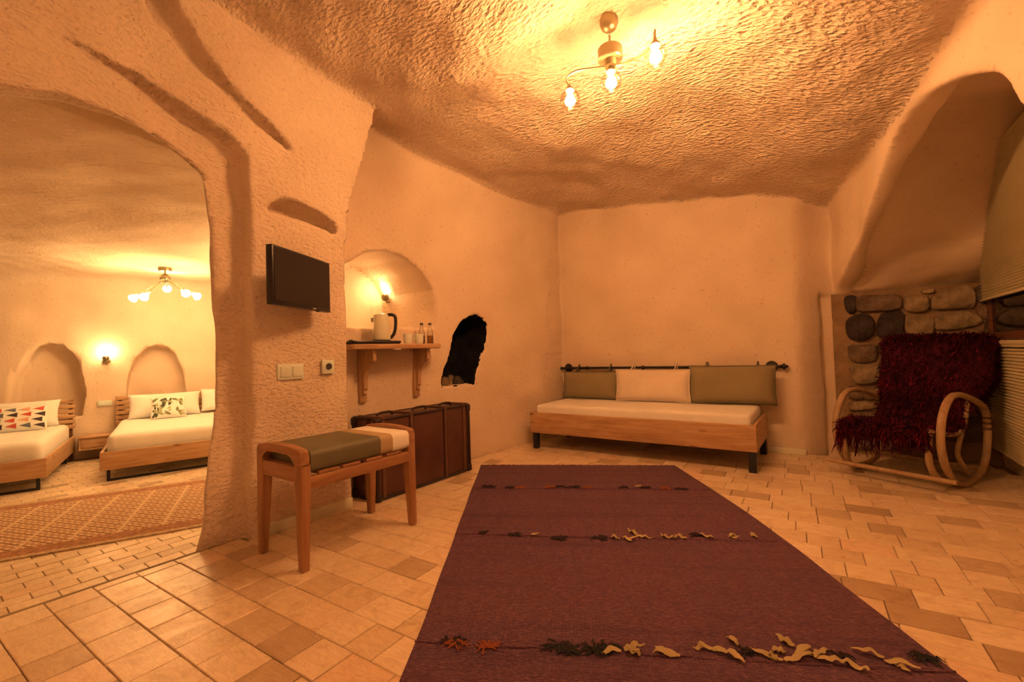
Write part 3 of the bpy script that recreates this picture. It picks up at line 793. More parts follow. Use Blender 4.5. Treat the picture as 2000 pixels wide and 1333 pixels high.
def make_bed(label, a_foot, b_side, sgn, slats, width=1.5):
    """sgn=+1: bed extends towards +b from b_side. Local +Y = headward, +X = +b, origin: foot corner"""
    p = bedpt(a_foot, b_side, BFZ); rot = math.atan2(BN[1], BN[0]) - math.pi / 2
    t = thing('bed', label, 'bed', p, rot)
    L = a_foot - .03; x0, x1 = (0, width) if sgn > 0 else (-width, 0)
    z0, z1 = .13, .335
    obj('footboard', bb(x0, x1, 0, .03, z0, z1, .004), 'pine_x', t)
    obj('side_rail', bb(x0, x0 + .03, .03, L - .06, z0, z1, .004), 'pine_y', t); obj('side_rail', bb(x1 - .03, x1, .03, L - .06, z0, z1, .004), 'pine_y', t)
    for yy in (.05, L - .3):
        b = bmesh.new()
        a_, c_ = x0 + .055, x1 - .055
        prism(b, [(a_, 0), (c_, 0), (c_, .13), (c_ - .03, .13), (c_ - .03, .024), (a_ + .03, .024), (a_ + .03, .13), (a_, .13)], yy - .015, yy + .015, 'XZ')
        obj('sled_leg', b, 'black_metal', t, smooth=False)
    m = obj('mattress', slab(width - .1, L - .14, .28, .08, seed=sgn), 'sheet', t, loc=((x0 + x1) / 2, L / 2 + .0, .24))
    hb = obj('headboard_post', bb(x0 + .03, x0 + .07, L - .04, L, 0, .84), 'dark_wood', t); obj('headboard_post', bb(x1 - .07, x1 - .03, L - .04, L, 0, .84), 'dark_wood', t)
    for i in range(slats):
        zt = .85 - i * .07
        obj('headboard_slat', bb(x0, x1, L - .075, L - .04, zt - .055, zt, .008), 'pine_x', t)
    return t
S0 = bedpt(0, 0, 0)
bedL = make_bed('pine bed on the left with triangle-print cushion, seen through the doorway', 1.97, -.215, -1, 6)
bedR = make_bed('pine bed on the right with leaf-print cushion, seen through the doorway', 2.06, .212, 1, 6)
def onbed(bed, x, y, z): return bed.matrix_basis @ Vector((x, y, z))
brz = bedL.rotation_euler.z
def lay_pillow(name, label, cat, bed, x, y, z, w, h, th, lean, mat, seed, yaw=0, group=None):
    bm, S = pillow_bm(w, h, th, seed=seed)
    o = obj(name, bm, mat, None, angle=1.2); o.location = onbed(bed, x, y, z); o.rotation_euler = (lean, 0, brz + yaw)
    tag(o, label, cat, group); return o, S
lay_pillow('bed_pillow', 'large white bed pillow behind the triangle-print cushion', 'pillow', bedL, -.58, 1.66, .70, .92, .36, .17, -.35, 'sheet', 3)
lay_pillow('bed_pillow', 'large white bed pillow behind the leaf-print cushion', 'pillow', bedR, .58, 1.74, .70, .86, .36, .17, -.35, 'sheet', 5)
lay_pillow('bed_pillow', 'white bed pillow at the doorway edge of the right bed', 'pillow', bedR, 1.27, 1.76, .72, .5, .36, .17, -.3, 'sheet', 8)
c1, S1 = lay_pillow('decorative_cushion', 'white cushion printed with red and grey triangles on left bed', 'cushion', bedL, -.44, 1.38, .665, .50, .33, .13, -.4, 'sheet', 6)
tri = {'print_red': [], 'print_blue': [], 'print_dark': [], 'print_peach': []}
order = ['print_red', 'print_blue', 'print_peach', 'print_red', 'print_blue', 'print_dark', 'print_red', 'print_dark', 'print_dark', 'print_red', 'print_peach', 'print_dark', 'print_dark', 'print_red', 'print_blue', 'print_dark']
for i in range(16):
    r, c = divmod(i, 4); u = -.8 + c * .5 + (.06 if r % 2 else -.02); v = .72 - r * .46
    tri[order[i]].append([(u - .22, v), (u + .18, v + .2), (u + .18, v - .2)])
for kk, pl in tri.items():
    for p_ in pl: obj('triangle_print', prints(S1, [p_]), kk, c1, angle=1.2)
c2, S2 = lay_pillow('decorative_cushion', 'cushion printed with green leaves on the right bed', 'cushion', bedR, .62, 1.46, .67, .42, .33, .13, -.4, 'sheet', 9)
lv = {'leaf_a': [], 'leaf_b': [], 'leaf_c': []}; rr = random.Random(4)
for i in range(44):
    u, v = rr.uniform(-.85, .85), rr.uniform(-.85, .85); a = rr.uniform(0, 6.28); L_, w_ = rr.uniform(.13, .24), rr.uniform(.05, .09)
    pl = [(u + math.cos(a) * L_ * p + -math.sin(a) * w_ * q, v + (math.sin(a) * L_ * p + math.cos(a) * w_ * q) * 1.3) for p, q in ((-1, 0), (-.3, 1), (.4, .8), (1, 0), (.4, -.8), (-.3, -1))]
    lv[('leaf_a', 'leaf_b', 'leaf_c')[i % 3]].append([(max(-.95, min(.95, x)), max(-.95, min(.95, y))) for x, y in pl])
for i, (kk, pl) in enumerate(lv.items()):
    for p_ in pl: obj('leaf_print', prints(S2, [p_], .003 + .001 * i), kk, c2, angle=1.2)
# floating nightstand between the beds
ns = thing('nightstand', 'floating pine nightstand with one drawer between the beds', 'nightstand', bedpt(.0, 0, BFZ + .1), math.atan2(BN[1], BN[0]) - math.pi / 2)
obj('top', bb(-.16, .195, -.36, -.02, .21, .235, .004), 'pine_x', ns); obj('bottom', bb(-.16, .195, -.36, -.02, .05, .07, .004), 'pine_x', ns)
obj('side', bb(-.15, -.13, -.34, -.02, .07, .21), 'pine_y', ns); obj('side', bb(.165, .185, -.34, -.02, .07, .21), 'pine_y', ns)
obj('drawer', bb(-.128, .163, -.345, -.05, .075, .205, .004), 'pine_x', ns)
sw = thing('wall_socket', 'cream double socket plate between the beds', 'socket', bedpt(.0, .09, .47), math.atan2(BN[1], BN[0]) - math.pi / 2)
obj('plate', bb(-.08, .08, -.02, .0, 0, .08, .004), 'white_plastic', sw); obj('insert', bb(-.065, -.005, -.026, -.018, .012, .068, .003), 'white_plastic', sw); obj('insert', bb(.005, .065, -.026, -.018, .012, .068, .003), 'white_plastic', sw)
# bedroom carpet
c0 = Vector((-4.365, .97, BFZ)); ang = math.atan2(1.476 - .464, -4.117 + 4.611)
rg = thing('patterned_carpet', 'tan and brown patterned carpet in the bedroom doorway', 'rug', c0, ang)
y0, y1, x0, x1 = 0, 1.72, -1.4, .95
obj('field', bb(x0 + .2, x1 - .2, .2, y1 - .2, 0, .010), 'bokhara', rg, smooth=False)
bm = bmesh.new()
for (a, b2, c, d) in ((x0, x1, 0, .05), (x0, x1, y1 - .05, y1), (x0, x0 + .05, .05, y1 - .05), (x1 - .05, x1, .05, y1 - .05)): bx(bm, ((a + b2) / 2, (c + d) / 2, .005), (b2 - a, d - c, .010))
obj('outer_border', bm, 'bok_light', rg, smooth=False)
bm = bmesh.new(); e = .05
for (a, b2, c, d) in ((x0 + e, x1 - e, e, .2), (x0 + e, x1 - e, y1 - .2, y1 - e), (x0 + e, x0 + .2, .2, y1 - .2), (x1 - .2, x1 - e, .2, y1 - .2)): bx(bm, ((a + b2) / 2, (c + d) / 2, .0052), (b2 - a, d - c, .0104))
obj('inner_border', bm, 'bok_dark', rg, smooth=False)

# ------------------------------------------------------------------ daybed with rail and cushions
db = thing('daybed', 'low pine daybed with black metal legs against the back wall', 'daybed', (-1.61, 4.57, 0))
ox, oy = 1.61, -4.57
def L_(x0, x1, y0, y1, z0, z1, bev=0.004): return bb(x0 + ox, x1 + ox, y0 + oy, y1 + oy, z0, z1, bev)
obj('front_board', L_(-2.72, -.505, 4.15, 4.18, .173, .395), 'pine_x', db); obj('back_board', L_(-2.72, -.505, 4.95, 4.98, .173, .395), 'pine_x', db)
obj('end_board', L_(-2.72, -2.69, 4.18, 4.95, .173, .395), 'pine_y', db); obj('end_board', L_(-.535, -.505, 4.18, 4.95, .173, .395), 'pine_y', db)
obj('base_panel', L_(-2.69, -.535, 4.18, 4.95, .2, .22, 0), 'pine_x', db)
for x in (-2.665, -.545):
    for y in (4.185, 4.94): obj('leg', L_(x - .028, x + .028, y - .028, y + .028, 0, .173, .003), 'black_metal', db)
for x in (-2.665, -.545): obj('leg_brace', L_(x - .02, x + .02, 4.21, 4.92, .155, .173, .002), 'black_metal', db)
m_ = slab(2.12, .74, .25, .035, 2, .005, 10); o = obj('mattress', m_, 'cream', db, loc=(-1.61 + ox, 4.565 + oy, .225))
def cushion(label, x, w, h, z, mat, seed, pipe, yaw=0, y=4.9):
    t = thing('back_cushion', label, 'cushion', (x, y, z), yaw, 'cushions hung along the daybed rail')
    bm, S = pillow_bm(w, h, .16, seed=seed, ear=.03); f = obj('cover', bm, mat, t, angle=1.2, loc=(0, 0, h / 2)); f.rotation_euler = (-.1, 0, 0)
    bm = bmesh.new(); P = []
    for u, v in [(-1 + .1 * i, -1) for i in range(20)] + [(1, -1 + .2 * i) for i in range(10)] + [(1 - .1 * i, 1) for i in range(20)] + [(-1, 1 - .2 * i) for i in range(10)]:
        p = S(u, v, -1); P.append((p.x * 1.012, 0, p.z * 1.02))
    tube(bm, P, .007, 6, closed=True); q = obj('piping', bm, pipe, t, loc=(0, 0, h / 2)); q.rotation_euler = (-.1, 0, 0)
    for xx in (-w * .3, w * .3):
        bm = bmesh.new(); pts = [(xx, .02, h - .01), (xx, .09, h + .03), (xx, .155, .872 - z + .01), (xx, .163, .86 - z), (xx, .16, .822 - z), (xx, .08, h - .0)]
        tube(bm, catmull(pts, 4), .006, 6, flat=2.2); obj('tie', bm, pipe, t)
    return t
cushion('olive green cushion on the left, next to the wall corner', -2.335, .70, .31, .488, 'olive_linen', 1, 'olive', 0)
cushion('peach coloured cushion between the two olive cushions', -1.585, .80, .335, .486, 'peach', 2, 'peach', 0, 4.86)
cushion('larger olive gold cushion at the right end of the daybed', -.80, .78, .375, .484, 'olive_linen', 4, 'olive', 0, 4.885)
rl = thing('wall_rail', 'black iron rail with turned finials on wall above daybed', 'rail', (-1.585, 5.045, .843))
bm = bmesh.new(); tube(bm, [(-1.25, 0, 0), (1.25, 0, 0)], .014, 12); obj('rod', bm, 'black_metal', rl)
for s in (-1, 1):
    obj('finial', lathe_bm([(0, 0), (.014, 0), (.02, .01), (.016, .02), (.03, .03), (.03, .045), (.016, .05), (.012, .07), (0, .075)], axis='X', mat=Matrix.Rotation(0 if s > 0 else math.pi, 4, 'Z')), 'black_metal', rl, loc=(s * 1.2, 0, 0))
    fl = obj('wall_flange', lathe_bm([(0, 0), (.052, 0), (.055, .006), (.05, .014), (.03, .016), (.02, .03), (0, .03)], axis='Y', mat=Matrix.Rotation(math.pi, 4, 'Z')), 'black_metal', rl, loc=(s * 1.13, .045, 0))
for xx in (-.85, -.15, .55): obj('collar', lathe_bm([(0, -.012), (.02, -.012), (.024, 0), (.02, .012), (0, .012)], axis='X'), 'black_metal', rl, loc=(xx, 0, 0))

# ------------------------------------------------------------------ kilim runner with knotted tufts
FL = Vector((-2.709, 3.266, 0)); U = Vector((.887, .462, 0)).normalized(); V = Vector((.462, -.887, 0)).normalized()
rug = thing('kilim_runner', 'dark reddish brown woven runner with rows of knotted tufts', 'rug', FL, math.atan2(U.y, U.x))
RW, RL, SH = 1.757, 3.75, .112
bm = bmesh.new(); nu, nv = 28, 70; G = {}
for i in range(nu + 1):
    for j in range(nv + 1):
        u = RW * i / nu; v = RL * j / nv
        wob = .012 * mnoise.noise(Vector((v * 1.9, 3.1 if i < nu / 2 else 9.7, 0)))
        x = u + SH * v + wob * abs(2 * i / nu - 1) + (.05 * math.sin(math.pi * min(1, v / 2.6)) * (i / nu) ** 3)
        z = .010 + .002 * mnoise.noise(Vector((u * 4, v * 3, 0)))
        G[i, j] = (bm.verts.new((x, -v, z)), bm.verts.new((x, -v, .0)))
for i in range(nu):
    for j in range(nv):
        a, b_, c, d = G[i, j], G[i + 1, j], G[i + 1, j + 1], G[i, j + 1]
        bm.faces.new((a[0], d[0], c[0], b_[0])); bm.faces.new((a[1], b_[1], c[1], d[1]))
for i in range(nu):
    for j in (0, nv): bm.faces.new((G[i, j][0], G[i + 1, j][0], G[i + 1, j][1], G[i, j][1]))
for j in range(nv):
    for i in (0, nu): bm.faces.new((G[i, j][0], G[i, j + 1][0], G[i, j + 1][1], G[i, j][1]))
obj('weave', bm, 'kilim', rug)
bm = bmesh.new(); rr = random.Random(3)
for i in range(240):
    u = RW * i / 239; l = rr.uniform(.012, .035); a = rr.uniform(-.6, .6)
    tube(bm, [(u, 0, .007), (u + l * .5 * math.sin(a), l * .6, .008), (u + l * math.sin(a * 1.6), l, .003)], [.0025, .002, .001], 4)
fo = obj('fringe', bm, 'kilim', rug); fo['kind'] = 'stuff'
for v in (.72, 1.60, 2.56):
    bm = bmesh.new(); tube(bm, [(SH * v + RW * i / 40, -v - .004 * math.sin(i * 1.7), .0115 + .001 * math.sin(i)) for i in range(41)], .0035, 5); obj('seam_line', bm, 'kilim', rug)
def knot(u, v, kind, size, seed):
    r = random.Random(seed); bm = bmesh.new()
    if kind == 'yarn_cream':
        for _ in range(r.choice((1, 2, 2))):
            a = r.uniform(-.5, .5) + (0 if r.random() < .6 else 2.6); p = Vector((r.uniform(-.012, .012), r.uniform(-.01, .01), .018)); pts = [p]
            for kk in range(5):
                a += r.uniform(-.5, .5); p = p + Vector((math.cos(a), math.sin(a) * .8, 0)) * size * r.uniform(.16, .3); p.z = .014 + r.uniform(0, .018); pts.append(p.copy())
            tube(bm, catmull(pts, 3), [.004 + .009 * math.sin(math.pi * min(1, (i + 1) / 15)) * r.uniform(.8, 1.2) for i in range(16)], 6, flat=.35)
    else:
        for _ in range(22):
            a = r.gauss(0, .6) + (math.pi if r.random() < .35 else 0); L = size * r.uniform(.4, 1.0)
            p0 = Vector((r.uniform(-.01, .01), r.uniform(-.008, .008), .014)); d = Vector((math.cos(a), math.sin(a) * .8, 0))
            tube(bm, [p0, p0 + d * L * .4 + Vector((r.uniform(-.008, .008), r.uniform(-.012, .012), r.uniform(0, .009))), p0 + d * L * .8 + Vector((r.uniform(-.01, .01), r.uniform(-.016, .016), .002)), p0 + d * L + Vector((0, r.uniform(-.02, .02), -.001))], [.003, .004, .003, .001], 4)
    obj('knotted_tuft', bm, kind, rug, loc=(u, -v, 0))
C_, D_, S_, B_ = 'yarn_cream', 'yarn_dark', 'yarn_rust', 'yarn_blue'
rowA = [(.2, .69, D_, .09), (.37, .71, D_, .06), (.45, .71, S_, .06), (.68, .68, S_, .07), (.76, .67, D_, .06), (.86, .68, D_, .08), (.96, .69, S_, .05), (1.23, .68, D_, .06), (1.32, .66, C_, .06), (1.4, .68, D_, .05), (1.54, .69, S_, .05), (1.65, .71, D_, .07)]
rowB = [(.34, 1.58, D_, .04), (.53, 1.6, D_, .06), (.61, 1.6, C_, .06), (.78, 1.63, D_, .07), (1.0, 1.61, D_, .08), (1.06, 1.61, C_, .06), (1.14, 1.61, C_, .07), (1.22, 1.57, C_, .09), (1.37, 1.6, C_, .07), (1.47, 1.59, C_, .08), (1.54, 1.55, D_, .06), (1.62, 1.58, C_, .08), (1.7, 1.57, C_, .06), (1.85, 1.57, C_, .08)]
rowC = [(.42, 2.55, D_, .07), (.44, 2.56, S_, .07), (.55, 2.57, S_, .07), (.80, 2.55, B_, .08), (.84, 2.56, B_, .06), (.93, 2.55, B_, .1), (.98, 2.54, B_, .06), (1.03, 2.55, C_, .08), (1.08, 2.57, C_, .06), (1.21, 2.56, C_, .09), (1.33, 2.52, C_, .07), (1.38, 2.53, C_, .08), (1.43, 2.49, C_, .07), (1.44, 2.52, D_, .04), (1.5, 2.54, C_, .04), (1.53, 2.51, C_, .04), (1.55, 2.55, C_, .1), (1.60, 2.52, C_, .1), (1.61, 2.49, C_, .08), (1.66, 2.53, C_, .09), (1.72, 2.54, C_, .09), (1.74, 2.52, D_, .05), (1.86, 2.52, C_, .1), (1.89, 2.53, C_, .08), (1.99, 2.50, B_, .07)]
for i, (u, v, kd, sz) in enumerate(rowA + rowB + rowC): knot(u, v, kd, sz * .8, 100 + i)

# ------------------------------------------------------------------ luggage bench
bn = thing('luggage_bench', 'wooden bench with olive, tan and cream padded seat beside television wall', 'bench', (-2.37, 1.57, 0))
BX0, BX1, BY0, BY1 = -.225, .225, -.375, .375
def leg_bm(x, y):
    bm = bmesh.new(); t_, b_ = .032, .022
    sx, sy = (1 if x > 0 else -1), (1 if y > 0 else -1)
    top = [(x - sx * .064, y - sy * .055), (x, y - sy * .055), (x, y), (x - sx * .064, y)]
    bot = [(x - sx * .04, y - sy * .04), (x, y - sy * .04), (x, y), (x - sx * .04, y)]
    lv_ = [(0, bot), (.40, top), (.53, top)]
    rings = [[bm.verts.new((p[0], p[1], z)) for p in pl] for z, pl in lv_]
    for A, B in zip(rings, rings[1:]):
        for i in range(4): bm.faces.new((A[i], A[(i + 1) % 4], B[(i + 1) % 4], B[i]))
    bm.faces.new(rings[0][::-1]); bm.faces.new(rings[-1])
    bmesh.ops.bevel(bm, geom=list(bm.edges), offset=.006, segments=2, profile=.5, affect='EDGES'); return bm
for x in (BX0, BX1):
    for y in (BY0, BY1): obj('leg', leg_bm(x, y), 'oak_z', bn)
for s in (-1, 1):
    y = BY0 if s < 0 else BY1; ya, yb = (y, y + .05) if s < 0 else (y - .05, y)
    # handle rail: slightly arched with rounded shoulders and a slot below
    top = [(-.225, .52), (-.225, .565), (-.218, .588), (-.2, .6), (-.1, .611), (0, .614), (.1, .611), (.2, .6), (.218, .588), (.225, .565), (.225, .52), (.165, .52), (.158, .535), (.15, .55), (.13, .565), (.1, .57), (-.1, .57), (-.13, .565), (-.15, .55), (-.158, .535), (-.165, .52)]
    bm = bmesh.new(); prism(bm, top, ya, yb, 'XZ'); bmesh.ops.bevel(bm, geom=[e for e in bm.edges if e.calc_length() > .001 and abs(e.verts[0].co.y - e.verts[1].co.y) < 1e-5], offset=.006, segments=2, profile=.5, affect='EDGES')
    obj('handle_rail', bm, 'oak_x', bn)
    obj('end_rail', bb(-.17, .17, ya + .004, yb - .004, .435, .515, .006), 'oak_x', bn)
for x in (BX0, BX1 - .03): obj('side_rail', bb(x, x + .03, -.325, .325, .40, .462, .005), 'oak_y', bn)
for y in (-.22, -.08, .07, .21): obj('seat_slat', bb(-.222, .222, y - .055, y + .055, .463, .481, .004), 'oak_x', bn)
def seat_piece(name, y0, y1, mat):
    bm = bb(-.222, .228, y0, y1, .482, .592, .0)
    es = [e for e in bm.edges if abs(e.verts[0].co.y - e.verts[1].co.y) > .01]
    bmesh.ops.bevel(bm, geom=es, offset=.03, segments=4, profile=.5, affect='EDGES')
    return obj(name, bm, mat, bn)
pad = seat_piece('seat_pad', -.322, .108, 'olive'); seat_piece('seat_pad_band', .108, .196, 'tan'); seat_piece('seat_pad', .196, .322, 'cream')

# ------------------------------------------------------------------ old trunk
tk = thing('travel_trunk', 'old dark brown leather trunk standing on edge under shelf', 'trunk', (-2.84, 2.58, 0), 0)
tx0, tx1, ty0, ty1, th_ = -.135, .135, -.5, .52, .6
obj('body', bb(tx0, tx1, ty0, ty1, .008, th_, .012), 'leather', tk)
for y in (ty0 + .004, ty1 - .004):
    bm = bmesh.new(); e = .014
    P = [(tx0 - .002, y, .012), (tx1 + .002, y, .012), (tx1 + .002, y, th_ - .002), (tx0 - .002, y, th_ - .002)]
    Q_ = []
    for a, b_ in zip(P, P[1:] + P[:1]): Q_ += [Vector(a).lerp(Vector(b_), f_) for f_ in (.04, .5, .96)]
    tube(bm, Q_, e, 8, closed=True)
    obj('edge_binding', bm, 'leather_dark', tk)
for x in (tx0 + .002, tx1 - .002):
    for z in (.014, th_ - .006):
        bm = bmesh.new(); tube(bm, [(x, ty0, z), (x, ty1, z)], .013, 8); obj('edge_binding', bm, 'leather_dark', tk)
def band(y, w, mat, th=.007, nm='strap'):
    bm = bmesh.new(); g = .003
    o_, i_ = tx1 + .003 + th / 2, tx1 - .004
    prism(bm, [(o_, .01), (o_, th_ + th), (-o_, th_ + th), (-o_, .01), (-i_, .01), (-i_, th_ - .004), (i_, th_ - .004), (i_, .01)], y - w / 2, y + w / 2, 'XZ')
    return obj(nm, bm, mat, tk)
for y in (-.165, .215): 
    s_ = band(y, .045, 'leather_dark'); band(y, .026, 'strap', .014, 'strap')
band(.455, .03, 'strap', .010, 'wooden_batten'); band(-.44, .03, 'strap', .010, 'wooden_batten')
for y in (ty0, ty1):
    for x in (tx0, tx1):
        for z in (.03, th_ - .03): obj('corner_cap', box((x * .93, y * .985, z), (.06, .05, .07), .018, 3), 'leather_dark', tk)
for y in (-.33, .03, .34):
    bm = bmesh.new(); tube(bm, catmull([(.02, y - .075, th_), (.02, y - .06, th_ + .022), (.02, y, th_ + .028), (.02, y + .06, th_ + .022), (.02, y + .075, th_)], 5), .009, 8); obj('handle', bm, 'leather_dark', tk)
for z in (.1, .46):
    obj('latch', box((.06, ty0 - .012, z), (.05, .012, .08), .004), 'old_brass', tk); obj('latch_tongue', box((.02, ty0 - .014, z), (.03, .016, .03), .004), 'old_brass', tk)
obj('end_batten', bb(.005, .035, ty0 - .018, ty0, .02, th_ - .01, .004), 'strap', tk)
obj('end_batten', bb(tx1 - .035, tx1 - .008, ty0 - .018, ty0, .02, th_ - .01, .004), 'strap', tk)

# ------------------------------------------------------------------ wall shelf and what stands on it
SR = math.atan(.115)          # wall runs at this angle; local +Y along wall, +X into the room
sh = thing('wall_shelf', 'pine wall shelf on two curved brackets under the arched opening', 'shelf', (-3.152, 2.07, 1.12), -SR)
poly = [(-.02, 0), (.235, 0), (.25, .015), (.25, .80), (.235, .845), (.19, .885), (.12, .9), (-.02, .9)]
bm = bmesh.new(); prism(bm, poly, 0, .04, 'XY'); bmesh.ops.bevel(bm, geom=[e for e in bm.edges if abs(e.verts[0].co.z - e.verts[1].co.z) < 1e-5], offset=.005, segments=2, profile=.5, affect='EDGES'); obj('board', bm, 'pine_y', sh)
for y in (.21, .74):
    br = obj('bracket_back', bb(-.02, .02, y - .03, y + .03, -.43, -.001, .004), 'pine_z', sh)
    g = [(.02, -.001), (.2, -.001), (.2, -.09), (.19, -.1), (.165, -.1), (.16, -.115), (.13, -.125), (.1, -.145), (.075, -.18), (.062, -.23), (.06, -.28), (.06, -.32), (.045, -.335), (.045, -.36), (.02, -.37)]
    bm = bmesh.new(); prism(bm, g, y - .014, y + .014, 'XZ'); obj('bracket_gusset', bm, 'pine_z', sh, angle=.5)
obj('label_plate', bb(.215, .245, .36, .43, -.008, 0, .002), 'cream', sh)
def onsh(x, y, z=1.161):
    c, s = math.cos(-SR), math.sin(-SR); return (-3.152 + x * c - y * s, 2.07 + x * s + y * c, z)
tr = thing('tray', 'black rounded serving tray under the kettle', 'tray', onsh(.14, .225), -SR)
obj('dish', bb(-.095, .095, -.205, .205, 0, .012, .005), 'black_plastic', tr)
bm = bmesh.new(); P = []
for cx, cy, a0 in ((.08, .19, 0), (-.08, .19, 90), (-.08, -.19, 180), (.08, -.19, 270)):
    for a in range(0, 91, 18): P.append((cx + .018 * math.cos(math.radians(a0 + a)), cy + .018 * math.sin(math.radians(a0 + a)), .016))
tube(bm, P, .009, 8, closed=True); obj('rim', bm, 'black_plastic', tr)
obj('grip', lathe_bm([(0, -.02), (.012, -.02), (.014, 0), (.012, .02), (0, .02)], axis='X'), 'black_plastic', tr, loc=(.06, -.218, .02))
kt = thing('electric_kettle', 'cream electric kettle with black handle on the shelf', 'kettle', onsh(.135, .315, 1.178), -SR)
obj('power_base', lathe_bm([(0, 0), (.078, 0), (.08, .006), (.072, .016), (0, .016)]), 'black_plastic', kt)
obj('body', lathe_bm([(0, .018), (.07, .018), (.073, .03), (.07, .09), (.064, .16), (.06, .215), (.057, .222), (0, .224)], seg=32), 'kettle', kt)
obj('lid', lathe_bm([(0, .236), (.03, .235), (.052, .226), (.054, .22), (0, .22)]), 'kettle', kt)
bm = bmesh.new(); hd = Vector((.55, .84, 0)).normalized()
tube(bm, catmull([hd * .05 + Vector((0, 0, .222)), hd * .085 + Vector((0, 0, .225)), hd * .112 + Vector((0, 0, .205)), hd * .113 + Vector((0, 0, .13)), hd * .1 + Vector((0, 0, .07)), hd * .07 + Vector((0, 0, .028))], 6), .011, 8, flat=1.2); obj('handle', bm, 'black_plastic', kt)
bm = bmesh.new(); prism(bm, [(-.015, .2), (.015, .2), (.008, .165)], .055, .08, 'XZ'); bmesh.ops.rotate(bm, cent=(0, 0, 0), matrix=Matrix.Rotation(math.pi - .55, 3, 'Z'), verts=bm.verts); obj('spout', bm, 'kettle', kt)
def cup(loc, label, rz):
    t = thing('cup', label, 'cup', loc, rz, 'cups on the shelf')
    obj('bowl', lathe_bm([(0, 0), (.026, 0), (.033, .01), (.037, .045), (.037, .085), (.033, .085), (.032, .04), (.026, .012), (0, .01)]), 'ceramic', t)
    bm = bmesh.new(); tube(bm, catmull([(.034, 0, .07), (.055, 0, .066), (.058, 0, .04), (.034, 0, .025)], 5), .0045, 7); obj('ear', bm, 'ceramic', t)
cup(onsh(.17, .545), 'cream cup next to the kettle', 2.2); cup(onsh(.17, .665), 'cream cup next to the bottles', -2.6)
def bottle(loc, label):
    t = thing('glass_bottle', label, 'bottle', loc, 0, 'glass bottles on the shelf')
    obj('glass', lathe_bm([(0, 0), (.026, 0), (.028, .01), (.028, .1), (.026, .115), (.016, .14), (.012, .155), (.012, .172)], seg=20), 'bottle', t)
    obj('content', lathe_bm([(0, .004), (.0255, .006), (.0255, .075), (0, .075)], seg=20), 'water', t); obj('cap', lathe_bm([(0, .17), (.0145, .17), (.0145, .19), (0, .19)]), 'cap', t)
bottle(onsh(.10, .745), 'small glass bottle behind the second cup'); bottle(onsh(.13, .815), 'small glass bottle at the right end of the shelf')
o = tag(obj('sugar_sachet', box((0, 0, .004), (.03, .05, .008), .003), 'cream', None, loc=onsh(.2, .44), rotz=.5), 'small cream paper sachet lying beside the kettle', 'sachet')
# ------------------------------------------------------------------ television, switches
tv = thing('television', 'flat black television on a swivel arm above the light switch', 'television', (-2.575, 1.468, 1.36), math.atan2(1.71 - 1.216, -2.69 + 2.45) )
# local +X along the screen towards the wall end, screen faces local -Y
obj('casing', bb(-.277, .277, -.012, .03, 0, .332, .006), 'black_plastic', tv); obj('back_cover', bb(-.19, .19, .03, .06, .03, .25, .015), 'black_plastic', tv)
obj('screen', bb(-.263, .263, -.0145, -.012, .024, .318, .0), 'screen', tv, smooth=False)
obj('logo_plate', bb(.075, .115, -.016, -.012, .006, .014, .001), 'chrome', tv); obj('sensor', lathe_bm([(0, 0), (.012, 0), (.012, .012), (0, .012)], axis='Y', mat=Matrix.Rotation(math.pi, 4, 'Z')), 'black_plastic', tv, loc=(.135, -.004, .004))
iv = tv.matrix_basis.inverted()
w1, w2 = iv @ Vector((-2.815, 1.62, 1.53)), iv @ Vector((-2.72, 1.66, 1.53))
bm = bmesh.new(); tube(bm, [(0, .06, .17), w2, w1], .014, 8); obj('swivel_arm', bm, 'mount', tv)
bm = bmesh.new(); bx(bm, (0, 0, 0), (.02, .08, .16), .003); obj('wall_plate', bm, 'mount', tv, loc=w1, rotz=-tv.rotation_euler.z)
s = thing('light_switch', 'cream double light switch with two rockers below the television', 'light switch', (-2.80, 1.503, .93))
obj('plate', bb(-.005, .012, -.085, .085, 0, .1, .004), 'white_plastic', s)
for y in (-.038, .038): obj('rocker', box((.014, y, .05), (.012, .058, .064), .003, 2, Matrix.Rotation(.06, 3, 'Y')), 'white_plastic', s)
s = thing('wall_socket', 'cream round-hole wall socket right of the light switch', 'socket', (-2.80, 1.765, .953))
obj('plate', bb(-.005, .012, -.045, .045, 0, .095, .004), 'white_plastic', s)
obj('socket_well', lathe_bm([(.024, 0), (.028, 0), (.028, .006), (.024, .006), (.024, 0)], axis='X'), 'white_plastic', s, loc=(.011, 0, .0475))
obj('socket_hole', lathe_bm([(0, 0), (.022, 0), (.022, .003), (0, .003)], axis='X'), 'socket_hole', s, loc=(.0105, 0, .0475))

